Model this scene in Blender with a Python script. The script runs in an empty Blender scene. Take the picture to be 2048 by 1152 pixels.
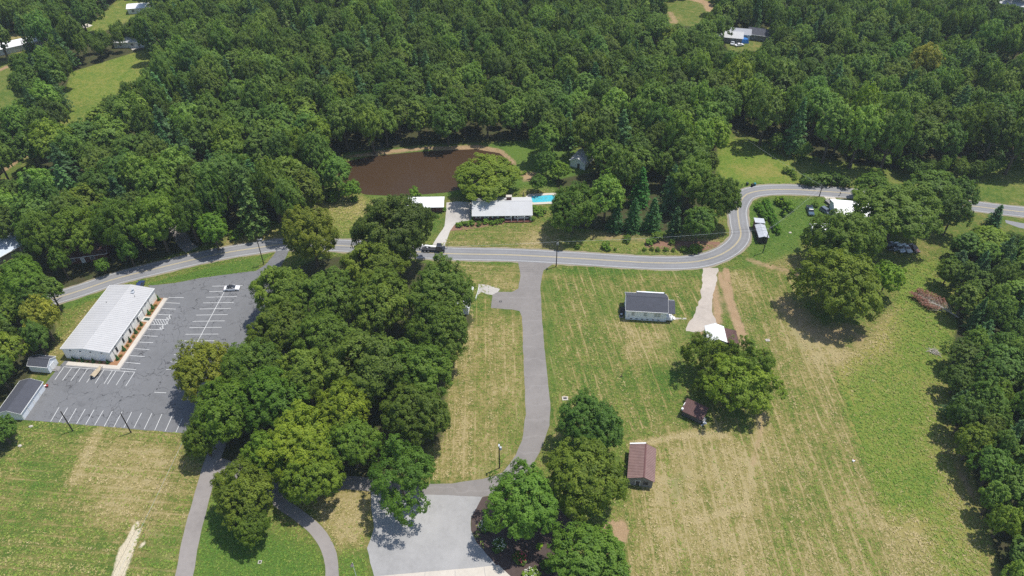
import bpy, bmesh, math, random
import numpy as np
from mathutils import Vector, Matrix
R = math.radians
random.seed(7); np.random.seed(7)
sc = bpy.context.scene
C = sc.collection

# ------------------------------------------------------------------ camera, sky, sun, exposure
CAM_H, PITCH, FPX = 155.0, 41.5, 1480.0
cam_d = bpy.data.cameras.new('camera'); cam = bpy.data.objects.new('camera', cam_d); C.objects.link(cam)
cam.location = (0, 0, CAM_H); cam.rotation_euler = (R(90 - PITCH), 0, 0)
cam_d.sensor_width = 36; cam_d.lens = 36 * FPX / 2048; cam_d.clip_start = 1; cam_d.clip_end = 9000
sc.camera = cam
SUN_EL, SUN_AZ = 70.0, 27.0                       # azimuth counted from +x towards +y
world = bpy.data.worlds.new('World'); sc.world = world; world.use_nodes = True
wn = world.node_tree.nodes; wl = world.node_tree.links
sky = wn.new('ShaderNodeTexSky'); sky.sky_type = 'NISHITA'; sky.sun_disc = False
sky.sun_elevation = R(SUN_EL); sky.sun_rotation = R(90 - SUN_AZ); sky.air_density = 1.0; sky.dust_density = 1.0
wn['Background'].inputs['Strength'].default_value = 0.15
wl.new(sky.outputs[0], wn['Background'].inputs['Color'])
sun_d = bpy.data.lights.new('sun', 'SUN'); sun_d.energy = 4.4; sun_d.angle = R(0.5); sun_d.color = (1.0, 0.96, 0.89)
sun = bpy.data.objects.new('sun', sun_d); C.objects.link(sun)
_sd = Vector((math.cos(R(SUN_EL)) * math.cos(R(SUN_AZ)), math.cos(R(SUN_EL)) * math.sin(R(SUN_AZ)), math.sin(R(SUN_EL))))
sun.rotation_euler = _sd.to_track_quat('Z', 'Y').to_euler(); sun.location = (60, 60, 300)
sc.view_settings.view_transform = 'Standard'; sc.view_settings.look = 'None'
sc.view_settings.exposure = 0.14; sc.view_settings.gamma = 1.0; sc.view_settings.use_curve_mapping = False
sc.render.engine = 'CYCLES'
cy = sc.cycles
cy.max_bounces = 8; cy.diffuse_bounces = 5; cy.glossy_bounces = 2; cy.transmission_bounces = 5; cy.transparent_max_bounces = 6
cy.volume_bounces = 0; cy.sample_clamp_indirect = 4.0; cy.use_denoising = False; cy.denoiser = "OPENIMAGEDENOISE"; cy.denoising_input_passes = "RGB_ALBEDO_NORMAL"; cy.denoising_prefilter = "ACCURATE"

# ------------------------------------------------------------------ geometry helpers
_t = R(PITCH); _ct, _st = math.cos(_t), math.sin(_t)
def U(px, py, z=0.0):
    """ground (or level z) point seen at photo pixel px, py"""
    u = (px - 1024) / FPX; v = (576 - py) / FPX
    k = (CAM_H - z) / (_st - v * _ct)
    return Vector((u * k, (_ct + v * _st) * k, z))
def proj(x, y, z):
    z = z - CAM_H
    d = y * _ct - z * _st
    return 1024 + FPX * x / d, 576 - FPX * (y * _st + z * _ct) / d
def pxscale(p):
    """photo pixels per metre at a point"""
    return FPX / (p[1] * _ct - (p[2] - CAM_H) * _st)

class MB:
    def __init__(s): s.v = []; s.f = []; s.mi = []; s.m = 0
    def add(s, vs, fs):
        o = len(s.v); s.v += [tuple(p) for p in vs]
        for f in fs: s.f.append([i + o for i in f]); s.mi.append(s.m)
        return s
    def hexa(s, b, t):
        n = len(b)
        fs = [list(range(n))[::-1], [n + i for i in range(n)]]
        fs += [[i, (i + 1) % n, n + (i + 1) % n, n + i] for i in range(n)]
        return s.add(list(b) + list(t), fs)
    def box(s, c, size, rz=0.0, taper=1.0):
        x, y, z = size[0] / 2, size[1] / 2, size[2] / 2
        q = [(-x, -y), (x, -y), (x, y), (-x, y)]; cr, sr = math.cos(rz), math.sin(rz)
        f = lambda a, b, k: (c[0] + (a * cr - b * sr) * k, c[1] + (a * sr + b * cr) * k)
        return s.hexa([(*f(a, b, 1), c[2] - z) for a, b in q], [(*f(a, b, taper), c[2] + z) for a, b in q])
    def bx(s, x0, x1, y0, y1, z0, z1):
        return s.box(((x0 + x1) / 2, (y0 + y1) / 2, (z0 + z1) / 2), (x1 - x0, y1 - y0, z1 - z0))
    def prism(s, poly, z0, z1):
        return s.hexa([(p[0], p[1], z0) for p in poly], [(p[0], p[1], z1) for p in poly])
    def tube(s, pts, rad, n=6, cap=True):
        pts = [Vector(p) for p in pts]
        if not isinstance(rad, (list, tuple)): rad = [rad] * len(pts)
        o = []
        for i, p in enumerate(pts):
            d = (pts[min(i + 1, len(pts) - 1)] - pts[max(i - 1, 0)])
            d = d.normalized() if d.length > 1e-9 else Vector((0, 0, 1))
            a = d.orthogonal() if abs(d.z) < .9 else Vector((1, 0, 0)); a = (a - d * a.dot(d)).normalized(); b = d.cross(a)
            o += [p + (a * math.cos(2 * math.pi * k / n) + b * math.sin(2 * math.pi * k / n)) * rad[i] for k in range(n)]
        fs = [[i * n + k, i * n + (k + 1) % n, (i + 1) * n + (k + 1) % n, (i + 1) * n + k] for i in range(len(pts) - 1) for k in range(n)]
        if cap: fs += [list(range(n))[::-1], [(len(pts) - 1) * n + k for k in range(n)]]
        return s.add(o, fs)
    def cyl(s, c, r, h, n=14, axis='z', r2=None):
        r2 = r if r2 is None else r2
        ax = {'x': Vector((h / 2, 0, 0)), 'y': Vector((0, h / 2, 0)), 'z': Vector((0, 0, h / 2))}[axis]
        c = Vector(c); return s.tube([c - ax, c + ax], [r, r2], n)
    def ball(s, c, r, nu=10, nv=6, jit=0.0):
        vs = [(c[0], c[1], c[2] + r[2])]; 
        for j in range(1, nv):
            a = math.pi * j / nv
            for i in range(nu):
                b = 2 * math.pi * i / nu; k = 1 + random.uniform(-jit, jit)
                vs.append((c[0] + r[0] * k * math.sin(a) * math.cos(b), c[1] + r[1] * k * math.sin(a) * math.sin(b), c[2] + r[2] * k * math.cos(a)))
        vs.append((c[0], c[1], c[2] - r[2])); L = len(vs) - 1
        fs = [[0, 1 + i, 1 + (i + 1) % nu] for i in range(nu)]
        for j in range(nv - 2):
            fs += [[1 + j * nu + i, 1 + (j + 1) * nu + i, 1 + (j + 1) * nu + (i + 1) % nu, 1 + j * nu + (i + 1) % nu] for i in range(nu)]
        fs += [[L, 1 + (nv - 2) * nu + (i + 1) % nu, 1 + (nv - 2) * nu + i] for i in range(nu)]
        return s.add(vs, fs)
    def mesh(s, name, mats):
        me = bpy.data.meshes.new(name); me.from_pydata(s.v, [], s.f)
        for m in (mats if isinstance(mats, (list, tuple)) else [mats]): me.materials.append(m)
        if any(s.mi): me.polygons.foreach_set('material_index', s.mi)
        bm = bmesh.new(); bm.from_mesh(me); bmesh.ops.recalc_face_normals(bm, faces=bm.faces); bm.to_mesh(me); bm.free()
        return me
    def build(s, name, mats, parent=None, smooth=False):
        me = s.mesh(name, mats)
        if smooth: me.polygons.foreach_set('use_smooth', [True] * len(me.polygons))
        return link(name, me, parent)

def link(name, me, parent=None):
    o = bpy.data.objects.new(name, me); C.objects.link(o)
    if parent is not None: o.parent = parent
    return o
def tag(o, label=None, cat=None, group=None, kind=None):
    if label: o['label'] = label
    if cat: o['category'] = cat
    if group: o['group'] = group
    if kind: o['kind'] = kind
    return o
def thing(name, label, cat, loc=(0, 0, 0), rz=0.0, group=None):
    o = bpy.data.objects.new(name, None); C.objects.link(o); o.empty_display_size = .5
    o.location = loc; o.rotation_euler = (0, 0, rz)
    return tag(o, label, cat, group)
def copy_tree(o, parent=None):
    c = o.copy(); C.objects.link(c)
    if parent is not None: c.parent = parent
    for ch in list(o.children): copy_tree(ch, c)
    return c

# ------------------------------------------------------------------ materials
class NT:
    def __init__(s, name, rough=.8, spec=.3):
        s.m = bpy.data.materials.new(name); s.m.use_nodes = True; s.n = s.m.node_tree.nodes; s.l = s.m.node_tree.links
        s.b = s.n['Principled BSDF']; s.b.inputs['Roughness'].default_value = rough; s.b.inputs['Specular IOR Level'].default_value = spec
    def w(s, a, b): s.l.new(a, b)
    def pos(s):
        if not hasattr(s, '_p'): s._p = s.n.new('ShaderNodeNewGeometry').outputs['Position']
        return s._p
    def obj(s): return s.n.new('ShaderNodeTexCoord').outputs['Object']
    def val(s, x, sock):
        if hasattr(x, 'node'): s.w(x, sock)
        elif isinstance(x, (tuple, list)): sock.default_value = tuple(x) + ((1,) if len(x) == 3 and len(sock.default_value) == 4 else ())
        else: sock.default_value = x
    def noise(s, scale, detail=4, rough=.55, vec=None, dist=0.0):
        t = s.n.new('ShaderNodeTexNoise'); t.inputs['Scale'].default_value = scale; t.inputs['Detail'].default_value = detail
        t.inputs['Roughness'].default_value = rough; t.inputs['Distortion'].default_value = dist
        s.w(vec if vec is not None else s.pos(), t.inputs['Vector']); return t.outputs['Fac']
    def math(s, op, a, b=0.0, c=0.0, clamp=False):
        t = s.n.new('ShaderNodeMath'); t.operation = op; t.use_clamp = clamp
        s.val(a, t.inputs[0]); s.val(b, t.inputs[1]); s.val(c, t.inputs[2]); return t.outputs[0]
    def mr(s, x, a, b, c=0.0, d=1.0, smooth=False):
        t = s.n.new('ShaderNodeMapRange'); t.interpolation_type = 'SMOOTHSTEP' if smooth else 'LINEAR'
        s.val(x, t.inputs['Value'])
        for k, v in (('From Min', a), ('From Max', b), ('To Min', c), ('To Max', d)): t.inputs[k].default_value = v
        return t.outputs[0]
    def mix(s, f, a, b, mode='MIX'):
        t = s.n.new('ShaderNodeMix'); t.data_type = 'RGBA'; t.blend_type = mode
        s.val(f, t.inputs[0]); s.val(a, t.inputs[6]); s.val(b, t.inputs[7]); return t.outputs[2]
    def ramp(s, f, stops):
        t = s.n.new('ShaderNodeValToRGB'); e = t.color_ramp.elements
        for i, (p, c) in enumerate(stops):
            x = e[i] if i < 2 else e.new(p)
            x.position = p; x.color = tuple(c) + (1,)
        s.val(f, t.inputs[0]); return t.outputs[0]
    def attr(s, name, out='Color'):
        t = s.n.new('ShaderNodeAttribute'); t.attribute_name = name; return t.outputs[out]
    def sep(s, c):
        t = s.n.new('ShaderNodeSeparateColor'); s.w(c, t.inputs[0]); return t.outputs
    def bump(s, h, strength=.3, dist=.1):
        t = s.n.new('ShaderNodeBump'); t.inputs['Strength'].default_value = strength; t.inputs['Distance'].default_value = dist
        s.w(h, t.inputs['Height']); s.w(t.outputs[0], s.b.inputs['Normal'])
    def out(s, c): s.val(c, s.b.inputs['Base Color']); return s.m

def plain(name, col, rough=.7, spec=.3, var=.12, scale=1.5, metal=0.0, fine=0.0):
    t = NT(name, rough, spec); t.b.inputs['Metallic'].default_value = metal
    n = t.noise(scale, 5, .6)
    c = t.mix(n, tuple(x * (1 - var * 1.6) for x in col), tuple(min(x * (1 + var * 1.6), 1) for x in col))
    if fine:
        n2 = t.noise(scale * 9, 3, .7); c = t.mix(fine, c, t.mix(n2, tuple(x * .4 for x in col), tuple(min(x * 1.5, 1) for x in col)))
    return t.out(c)

WHITE = plain('white_paint', (.78, .78, .76), .55, .3, .05)
BLUEWHITE = plain('pale_siding', (.72, .75, .78), .6, .3, .05)
CREAM = plain('cream_metal_siding', (.84, .83, .78), .5, .3, .05)
DKROOF = plain('charcoal_shingles', (.074, .077, .092), .9, .2, .2, .8, fine=.35)
GREYROOF = plain('weathered_grey_shingles', (.50, .50, .50), .9, .2, .08, .5, fine=.15)
TRIM = plain('white_trim', (.82, .82, .80), .5, .3, .03)
METALROOF = plain('pale_metal_roofing', (.45, .445, .44), .5, .4, .08, .35)
RIBM = plain('pale_metal_ribs', (.43, .425, .42), .5, .4, .05, .5)
GLASS = plain('dark_window_glass', (.035, .04, .05), .15, .5, .1)
GALV = plain('galvanised_steel', (.45, .47, .50), .45, .5, .15, .9)
RUST = plain('rusty_brown_roofing', (.115, .062, .055), .75, .3, .35, .6, fine=.3)
REDRUST = plain('red_brown_roofing', (.225, .145, .130), .7, .3, .42, .7, fine=.45)
DARKWOOD = plain('weathered_dark_boards', (.07, .062, .058), .9, .2, .35, 1.5, fine=.3)
GREYWOOD = plain('weathered_grey_boards', (.23, .22, .21), .9, .2, .25, 1.2, fine=.3)
BARK = plain('tree_bark', (.12, .095, .07), .95, .1, .3, 2.0)
PALEBARK = plain('pale_dead_wood', (.42, .38, .33), .9, .1, .2, 1.5)
POLEM = plain('dark_creosote_pole', (.05, .042, .036), .9, .2, .2, 1.0)
STEELDK = plain('dark_steel', (.03, .03, .033), .5, .4, .1)
BLACK = plain('black_rubber', (.015, .015, .016), .8, .3, .1)
RIM = plain('wheel_rim', (.45, .45, .46), .35, .5, .05, metal=.6)
LAMPW = plain('headlight_glass', (.75, .75, .78), .2, .5, .02)
LAMPR = plain('tail_light_red', (.30, .015, .015), .3, .5, .05)
TARP = plain('tan_boat_cover', (.44, .36, .25), .85, .2, .40, 1.3, fine=.3)
MULCH = plain('brown_mulch', (.085, .062, .055), .95, .1, .35, 1.2, fine=.5)
REDMULCH = plain('red_brown_mulch', (.22, .125, .085), .95, .1, .3, 1.0, fine=.4)
PAINTW = plain('white_road_paint', (.62, .62, .60), .8, .2, .15, 1.5, fine=.25)
PAINTY = plain('yellow_road_paint', (.52, .42, .20), .8, .2, .15, 1.5, fine=.25)
RED = plain('red_paint', (.42, .05, .04), .6, .3, .15)
NAVY = plain('navy_cloth', (.03, .04, .12), .8, .2, .1)
TANW = plain('tan_door_paint', (.50, .42, .27), .6, .3, .08)

def brick_mat():
    t = NT('red_brick', .9, .2); b = t.n.new('ShaderNodeTexBrick')
    b.inputs['Scale'].default_value = 4.0; b.inputs['Color1'].default_value = (.16, .062, .045, 1); b.inputs['Color2'].default_value = (.115, .05, .04, 1)
    b.inputs['Mortar'].default_value = (.22, .18, .16, 1); b.inputs['Mortar Size'].default_value = .012
    v = t.n.new('ShaderNodeVectorMath'); v.operation = 'ADD'; t.w(t.obj(), v.inputs[0])
    cx = t.n.new('ShaderNodeCombineXYZ'); sp = t.n.new('ShaderNodeSeparateXYZ'); t.w(t.obj(), sp.inputs[0])
    t.w(t.math('ADD', sp.outputs[0], sp.outputs[1]), cx.inputs[0]); t.w(sp.outputs[2], cx.inputs[1]); t.w(cx.outputs[0], b.inputs['Vector'])
    return t.out(b.outputs['Color'])
BRICK = brick_mat()

def siding_mat(name, col, pitch=.2):
    t = NT(name, .55, .3); sp = t.n.new('ShaderNodeSeparateXYZ'); t.w(t.obj(), sp.inputs[0])
    s = t.math('FRACT', t.math('MULTIPLY', sp.outputs[2], 1 / pitch)); n = t.noise(.8, 4)
    c = t.mix(n, tuple(x * .93 for x in col), tuple(min(1, x * 1.05) for x in col)); t.bump(s, .2, .02); return t.out(c)
LAP = siding_mat('white_lap_siding', (.88, .91, .94))

def paint(name, col): 
    m = NT(name, .3, .5); m.b.inputs['Coat Weight'].default_value = .4; n = m.noise(1.2, 3)
    return m.out(m.mix(n, tuple(x * .93 for x in col), tuple(min(1, x * 1.06) for x in col)))
CAR_WHITE, CAR_NAVY, CAR_TEAL, CAR_GREY = paint('white_car_paint', (.78, .78, .79)), paint('navy_car_paint', (.03, .05, .13)), paint('dark_teal_car_paint', (.05, .09, .13)), paint('slate_car_paint', (.13, .16, .20))
CAR_SILVER, CAR_BLACK, CAR_RUST = paint('silver_car_paint', (.60, .64, .68)), paint('black_car_paint', (.02, .02, .022)), paint('faded_maroon_car_paint', (.12, .06, .05))

def asphalt(name, col, lot=False, bands=False, rough=.9, mott=1.0):
    t = NT(name, rough, .25)
    n1, n2, n3 = t.noise(.06, 5, .6), t.noise(.7, 5, .65), t.noise(9, 3, .7)
    c = t.mix(t.mr(n1, .3, .7), tuple(x * (1 - .16 * mott) for x in col), tuple(x * (1 + .13 * mott) for x in col))
    if mott > 1: c = t.mix(t.math('MULTIPLY', t.mr(t.noise(.28, 6, .7, None, .8), .5, .72), .4), c, tuple(x * .58 for x in col))
    c = t.mix(t.mr(n2, .3, .7), c, t.mix(.5, c, tuple(x * 1.25 for x in col)))
    c = t.mix(t.math('MULTIPLY', n3, .45), c, tuple(x * .55 for x in col))
    if lot:
        wv = t.n.new('ShaderNodeVectorMath'); wv.operation = 'ADD'; t.w(t.pos(), wv.inputs[0])
        nt = t.n.new('ShaderNodeTexNoise'); nt.inputs['Scale'].default_value = .35; nt.inputs['Detail'].default_value = 5; t.w(t.pos(), nt.inputs['Vector'])
        sc_ = t.n.new('ShaderNodeVectorMath'); sc_.operation = 'SCALE'; sc_.inputs['Scale'].default_value = 5.5; t.w(nt.outputs['Color'], sc_.inputs[0]); t.w(sc_.outputs[0], wv.inputs[1])
        for scale, wd, lim in ((.125, .010, .44), (.30, .013, .55), (.62, .02, .63)):
            v = t.n.new('ShaderNodeTexVoronoi'); v.feature = 'DISTANCE_TO_EDGE'; v.inputs['Scale'].default_value = scale; v.inputs['Randomness'].default_value = .9
            t.w(wv.outputs[0], v.inputs['Vector'])
            k = t.math('MULTIPLY', t.mr(v.outputs[0], wd * .35, wd, 1, 0), t.mr(t.noise({.44: .14, .55: .06, .63: .09}[lim], 3), lim - .03, lim + .03, 0, 1))
            c = t.mix(t.math('MULTIPLY', k, .82), c, (.022, .022, .024))
        c = t.mix(t.math('MULTIPLY', t.mr(t.noise(.22, 4), .58, .75), .28), c, (.05, .05, .052))
    if bands:
        sp = t.n.new('ShaderNodeSeparateXYZ'); t.w(t.pos(), sp.inputs[0])
        y = t.math('ADD', sp.outputs[1], t.math('MULTIPLY', t.noise(.5, 3), 1.2))
        f = t.math('FRACT', t.math('MULTIPLY', t.math('ADD', y, t.math('MULTIPLY', t.noise(.13, 2), 7.0)), 1 / 5.3))
        c = t.mix(t.math('MULTIPLY', t.mr(t.math('ABSOLUTE', t.math('SUBTRACT', f, .5)), .43, .5), .13), c, (.40, .375, .36))
    t.bump(n3, .25, .02)
    return t.out(c)
ROADM = asphalt('road_asphalt', (.240, .240, .246)); LOTM = asphalt('parking_lot_asphalt', (.165, .166, .170), lot=True)
DRIVEM = asphalt('driveway_asphalt', (.225, .206, .192), bands=True, mott=1.6); LANEM = asphalt('lane_asphalt', (.27, .245, .228), mott=1.5)
WEARM = asphalt('worn_wheel_track', (.222, .221, .225))
GRAVM = asphalt('pale_gravel', (.335, .328, .320), mott=2.0); CONCM = asphalt('pale_concrete', (.55, .50, .43), mott=1.6); OLDCONC = asphalt('stained_concrete', (.45, .42, .38), mott=2)
WHITEGRAV = asphalt('white_gravel', (.44, .385, .33), mott=1.8); CURBM = asphalt('grey_curb', (.30, .29, .28))

# leaves: colour runs by clump and by tree only
def leaf_mat(name, dark, mid, light, trans=.25):
    t = NT(name, .55, .25)
    v = t.attr('tone', 'Fac'); oi = t.n.new('ShaderNodeObjectInfo')
    f = t.math('ADD', t.math('MULTIPLY', v, .75), t.math('MULTIPLY', oi.outputs['Random'], .25))
    c = t.ramp(f, [(.05, dark), (.95, light), (.5, mid)])
    hs = t.n.new('ShaderNodeHueSaturation'); t.w(c, hs.inputs['Color'])
    rr = t.math('FRACT', t.math('MULTIPLY', oi.outputs['Random'], 7.31))
    t.w(t.mr(rr, 0, 1, .488, .508), hs.inputs['Hue']); t.w(t.mr(t.math('FRACT', t.math('MULTIPLY', oi.outputs['Random'], 13.7)), 0, 1, .78, 1.20), hs.inputs['Value'])
    hs.inputs['Saturation'].default_value = 1.0
    c = t.mix(1.0, hs.outputs[0], oi.outputs['Color'], 'MULTIPLY')
    t.out(c)
    tr = t.n.new('ShaderNodeBsdfTranslucent'); t.w(t.mix(1.0, c, (1.2, 1.25, .6), 'MULTIPLY'), tr.inputs['Color'])
    mx = t.n.new('ShaderNodeMixShader'); mx.inputs[0].default_value = trans
    t.w(t.b.outputs[0], mx.inputs[1]); t.w(tr.outputs[0], mx.inputs[2]); t.w(mx.outputs[0], t.n['Material Output'].inputs['Surface'])
    return t.m
LEAF = leaf_mat('broadleaf_foliage', (.084, .152, .026), (.160, .256, .042), (.258, .360, .060), .50)
NEEDLE = leaf_mat('conifer_foliage', (.050, .122, .042), (.095, .195, .064), (.150, .262, .086), .42)
DEADLEAF = leaf_mat('dead_brown_foliage', (.13, .058, .034), (.21, .098, .060), (.30, .155, .10), .15)

# ------------------------------------------------------------------ ground sheet with painted masks (soil and turf kinds only)
def arr(px, z=0.0): return [(U(*p, z).x, U(*p, z).y) for p in px]
def catmull(pts, step=2.0):
    pts = [Vector(p[:2]) for p in pts]; out = []
    for i in range(len(pts) - 1):
        p0 = pts[i - 1] if i else pts[0] * 2 - pts[1]; p1, p2 = pts[i], pts[i + 1]
        p3 = pts[i + 2] if i + 2 < len(pts) else p2 * 2 - p1
        n = max(2, int((p2 - p1).length / step))
        for k in range(n):
            t = k / n
            out.append(.5 * ((2 * p1) + (p2 - p0) * t + (2 * p0 - 5 * p1 + 4 * p2 - p3) * t * t + (3 * p1 - p0 - 3 * p2 + p3) * t ** 3))
    out.append(pts[-1]); return out
def seg_dist(X, Y, pts, closed=True):
    d = np.full(X.shape, 1e9); n = len(pts)
    for i in range(n if closed else n - 1):
        x0, y0 = pts[i][0], pts[i][1]; x1, y1 = pts[(i + 1) % n][0], pts[(i + 1) % n][1]
        dx, dy = x1 - x0, y1 - y0; L = dx * dx + dy * dy + 1e-12
        t = np.clip(((X - x0) * dx + (Y - y0) * dy) / L, 0, 1)
        d = np.minimum(d, np.hypot(X - x0 - t * dx, Y - y0 - t * dy))
    return d
def inside(X, Y, pts):
    r = np.zeros(X.shape, bool); n = len(pts)
    for i in range(n):
        x0, y0 = pts[i][0], pts[i][1]; x1, y1 = pts[(i + 1) % n][0], pts[(i + 1) % n][1]
        if y0 == y1: continue
        c = ((y0 > Y) != (y1 > Y)) & (X < (x1 - x0) * (Y - y0) / (y1 - y0) + x0)
        r ^= c
    return r
def sdf(X, Y, pts): d = seg_dist(X, Y, pts); return np.where(inside(X, Y, pts), d, -d)
def smooth(x, a, b): t = np.clip((x - a) / (b - a), 0, 1); return t * t * (3 - 2 * t)

STEP = 1.15
def axis(a, b, far):
    core = np.arange(a, b, STEP); o = [STEP]
    ext = []; p = 0; s = STEP
    while p < far: s *= 1.6; p += s; ext.append(p)
    ext = np.array(ext); return np.concatenate([(a - ext)[::-1], core, core[-1] + ext])
gx, gy = axis(-300, 300, 2800), axis(70, 450, 3200)
GX, GY = np.meshgrid(gx, gy); gX, gY = GX.ravel(), GY.ravel()
M = {k: np.zeros(gX.shape) for k in ('dry', 'bright', 'dirt', 'forest', 'lush', 'sand', 'amp', 'su', 'sv', 'mx', 'my')}
M['dry'][:] = .42
def near(pts, m):
    p = np.array([(q[0], q[1]) for q in pts]); return np.where((gX > p[:, 0].min() - m) & (gX < p[:, 0].max() + m) & (gY > p[:, 1].min() - m) & (gY < p[:, 1].max() + m))[0]
def area(ch, px, val=1.0, soft=3.0, world=False):
    pts = px if world else arr(px); i = near(pts, soft * 2)
    k = smooth(sdf(gX[i], gY[i], pts), -soft, soft); M[ch][i] = M[ch][i] * (1 - k) + val * k
def stroke(ch, px, w, val=1.0, soft=None):
    soft = soft or w * .7; pts = [(p.x, p.y) for p in catmull(arr(px), 3)]; i = near(pts, w + soft * 2)
    k = (1 - smooth(seg_dist(gX[i], gY[i], pts, False), w / 2 - soft / 2, w / 2 + soft)) * val
    M[ch][i] = np.maximum(M[ch][i], k)
def stripes(px, a, b, amp):
    pts = arr(px); i = near(pts, 4); k = inside(gX[i], gY[i], pts); i = i[k]
    d = (U(*b) - U(*a)); d.z = 0; d.normalize()
    M['sv'][i] = gX[i] * d.x + gY[i] * d.y; M['su'][i] = gX[i] * d.y - gY[i] * d.x; M['amp'][i] = amp; M['mx'][i] = d.x; M['my'][i] = d.y

# turf kinds by region (photo pixels unprojected to the ground)
area('dry', [(-300, 840), (360, 866), (410, 910), (350, 1250), (-300, 1250)], .48, 3)
area('dry', [(180, 870), (340, 870), (390, 950), (330, 1060), (250, 1060), (150, 1000)], .78, 6)
area('dry', [(0, 900), (60, 960), (120, 1100), (0, 1152)], .45, 8)
area('lush', [(45, 930), (120, 905), (150, 900), (110, 980), (60, 1040), (30, 1010)], .45, 6)
area('lush', [(300, 1060), (372, 1040), (350, 1200), (290, 1200), (290, 1130)], .55, 4)
area('lush', [(100, 845), (330, 868), (320, 880), (110, 862)], .45, 2)
area('dry', [(895, 520), (1040, 530), (1040, 580), (960, 570), (880, 560)], .72, 3)
area('lush', [(890, 512), (1050, 518), (1040, 532), (890, 528)], .45, 2)
area('dry', [(960, 600), (1044, 640), (1052, 830), (1030, 910), (960, 960), (860, 965), (880, 800), (900, 680)], .72, 4)
area('lush', [(1046, 640), (1052, 830), (1020, 920), (960, 962), (940, 955), (1000, 900), (1036, 810)], .5, 4)
area('dry', [(1085, 545), (1400, 540), (1390, 640), (1370, 665), (1350, 760), (1320, 800), (1260, 850), (1100, 800)], .46, 3)
area('lush', [(1085, 535), (1410, 541), (1405, 552), (1090, 550)], .6, 2)
area('lush', [(1085, 560), (1105, 560), (1125, 760), (1105, 800), (1095, 760)], .6, 3)
area('lush', [(1180, 570), (1250, 580), (1245, 630), (1215, 650), (1190, 640)], .5, 6)
area('lush', [(1345, 640), (1375, 650), (1350, 665), (1310, 660)], .55, 3)
area('lush', [(1315, 680), (1365, 675), (1350, 720), (1310, 700)], .5, 4)
area('lush', [(1355, 655), (1420, 662), (1410, 680), (1370, 672)], .7, 2)
area('dry', [(1250, 650), (1330, 660), (1330, 720), (1260, 700)], .8, 5)
area('dry', [(1440, 530), (1560, 540), (1600, 620), (1670, 740), (1700, 860), (1745, 1000), (1850, 1250), (1230, 1250), (1260, 990), (1320, 860), (1520, 860), (1560, 740), (1480, 660)], .63, 5)
area('dry', [(1320, 870), (1440, 860), (1540, 860), (1560, 1000), (1500, 1150), (1290, 1150), (1280, 990)], .80, 8)
area('lush', [(1345, 950), (1375, 945), (1365, 990), (1345, 1000)], .6, 3)
area('lush', [(1510, 560), (1560, 560), (1640, 720), (1600, 740)], .35, 8)
area('lush', [(1630, 900), (1665, 890), (1670, 960), (1640, 1040), (1620, 1010)], .35, 6)
area('dry', [(1560, 650), (1600, 640), (1700, 690), (1790, 620), (1780, 700), (1690, 740), (1620, 740)], 1.0, 5)
area('bright', [(1810, 525), (1890, 520), (1895, 600), (1900, 660), (1880, 760), (1915, 850), (1925, 960), (1960, 1080), (2000, 1250), (1850, 1250), (1765, 1020), (1735, 930), (1700, 850), (1680, 770), (1672, 735), (1740, 690), (1790, 620)], 1.0, 2.5)
area('dry', [(1850, 760), (1890, 760), (1950, 980), (1990, 1150), (1920, 1150), (1880, 950), (1840, 850)], .72, 5)
area('dry', [(1755, 1040), (1850, 1030), (1900, 1150), (1800, 1180)], .85, 4)
area('bright', [(1755, 1060), (1830, 1045), (1900, 1200), (1800, 1200)], .25, 6)
area('lush', [(1400, 550), (1440, 540), (1500, 520), (1480, 460), (1490, 410), (1520, 395), (1700, 395), (1700, 430), (1600, 480), (1610, 500), (1530, 530)], .85, 2.5)
area('dry', [(1500, 515), (1600, 500), (1620, 540), (1560, 545), (1500, 540)], .7, 4)
area('dry', [(905, 470), (1040, 440), (1120, 450), (1160, 490), (1400, 490), (1455, 480), (1380, 508), (880, 498)], .58, 3)
area('bright', [(1120, 460), (1300, 470), (1440, 500), (1380, 508), (1150, 500)], .45, 4)
area('dry', [(1060, 470), (1120, 470), (1120, 495), (1040, 495)], .85, 5)
area('bright', [(640, 400), (740, 395), (740, 460), (680, 470), (640, 430)], .6, 4)
area('dry', [(640, 400), (740, 395), (740, 460), (680, 470), (640, 430)], .75, 4)
area('bright', [(450, 470), (560, 440), (575, 480), (510, 490), (460, 490)], .35, 3); area('dry', [(440, 480), (520, 440), (575, 470), (575, 490), (440, 498)], .72, 3)
area('lush', [(680, 300), (1000, 285), (1100, 270), (1150, 285), (1180, 340), (1110, 390), (1040, 380), (900, 395), (820, 400), (740, 395)], .75, 3)
area('bright', [(1000, 290), (1060, 280), (1070, 320), (1020, 320)], .7, 3)
area('dry', [(1040, 378), (1110, 368), (1115, 385), (1050, 395)], .75, 2)
area('lush', [(815, 420), (890, 420), (870, 480), (840, 480)], .4, 2)
area('bright', [(1440, 270), (1530, 290), (1590, 330), (1600, 372), (1500, 372), (1440, 380), (1430, 330)], .85, 3); area('dry', [(1440, 270), (1530, 290), (1590, 330), (1600, 372), (1500, 372), (1440, 380), (1430, 330)], .30, 3)
area('dry', [(1470, 335), (1540, 325), (1560, 350), (1490, 355)], .85, 5)
area('bright', [(1580, 310), (2400, 330), (2400, 420), (1700, 385), (1600, 372)], .30, 3); area('lush', [(1580, 310), (2400, 330), (2400, 420), (1700, 385), (1600, 372)], .35, 3)
area('dry', [(110, 260), (140, 140), (310, 90), (320, 130), (180, 240)], .42, 4); area('bright', [(110, 260), (140, 140), (310, 90), (320, 130), (180, 240)], .7, 4); area('bright', [(130, 260), (150, 200), (200, 200), (160, 260)], .5, 4)
area('bright', [(150, 70), (240, -5), (300, 0), (290, 30), (190, 70)], .5, 4)
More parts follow.
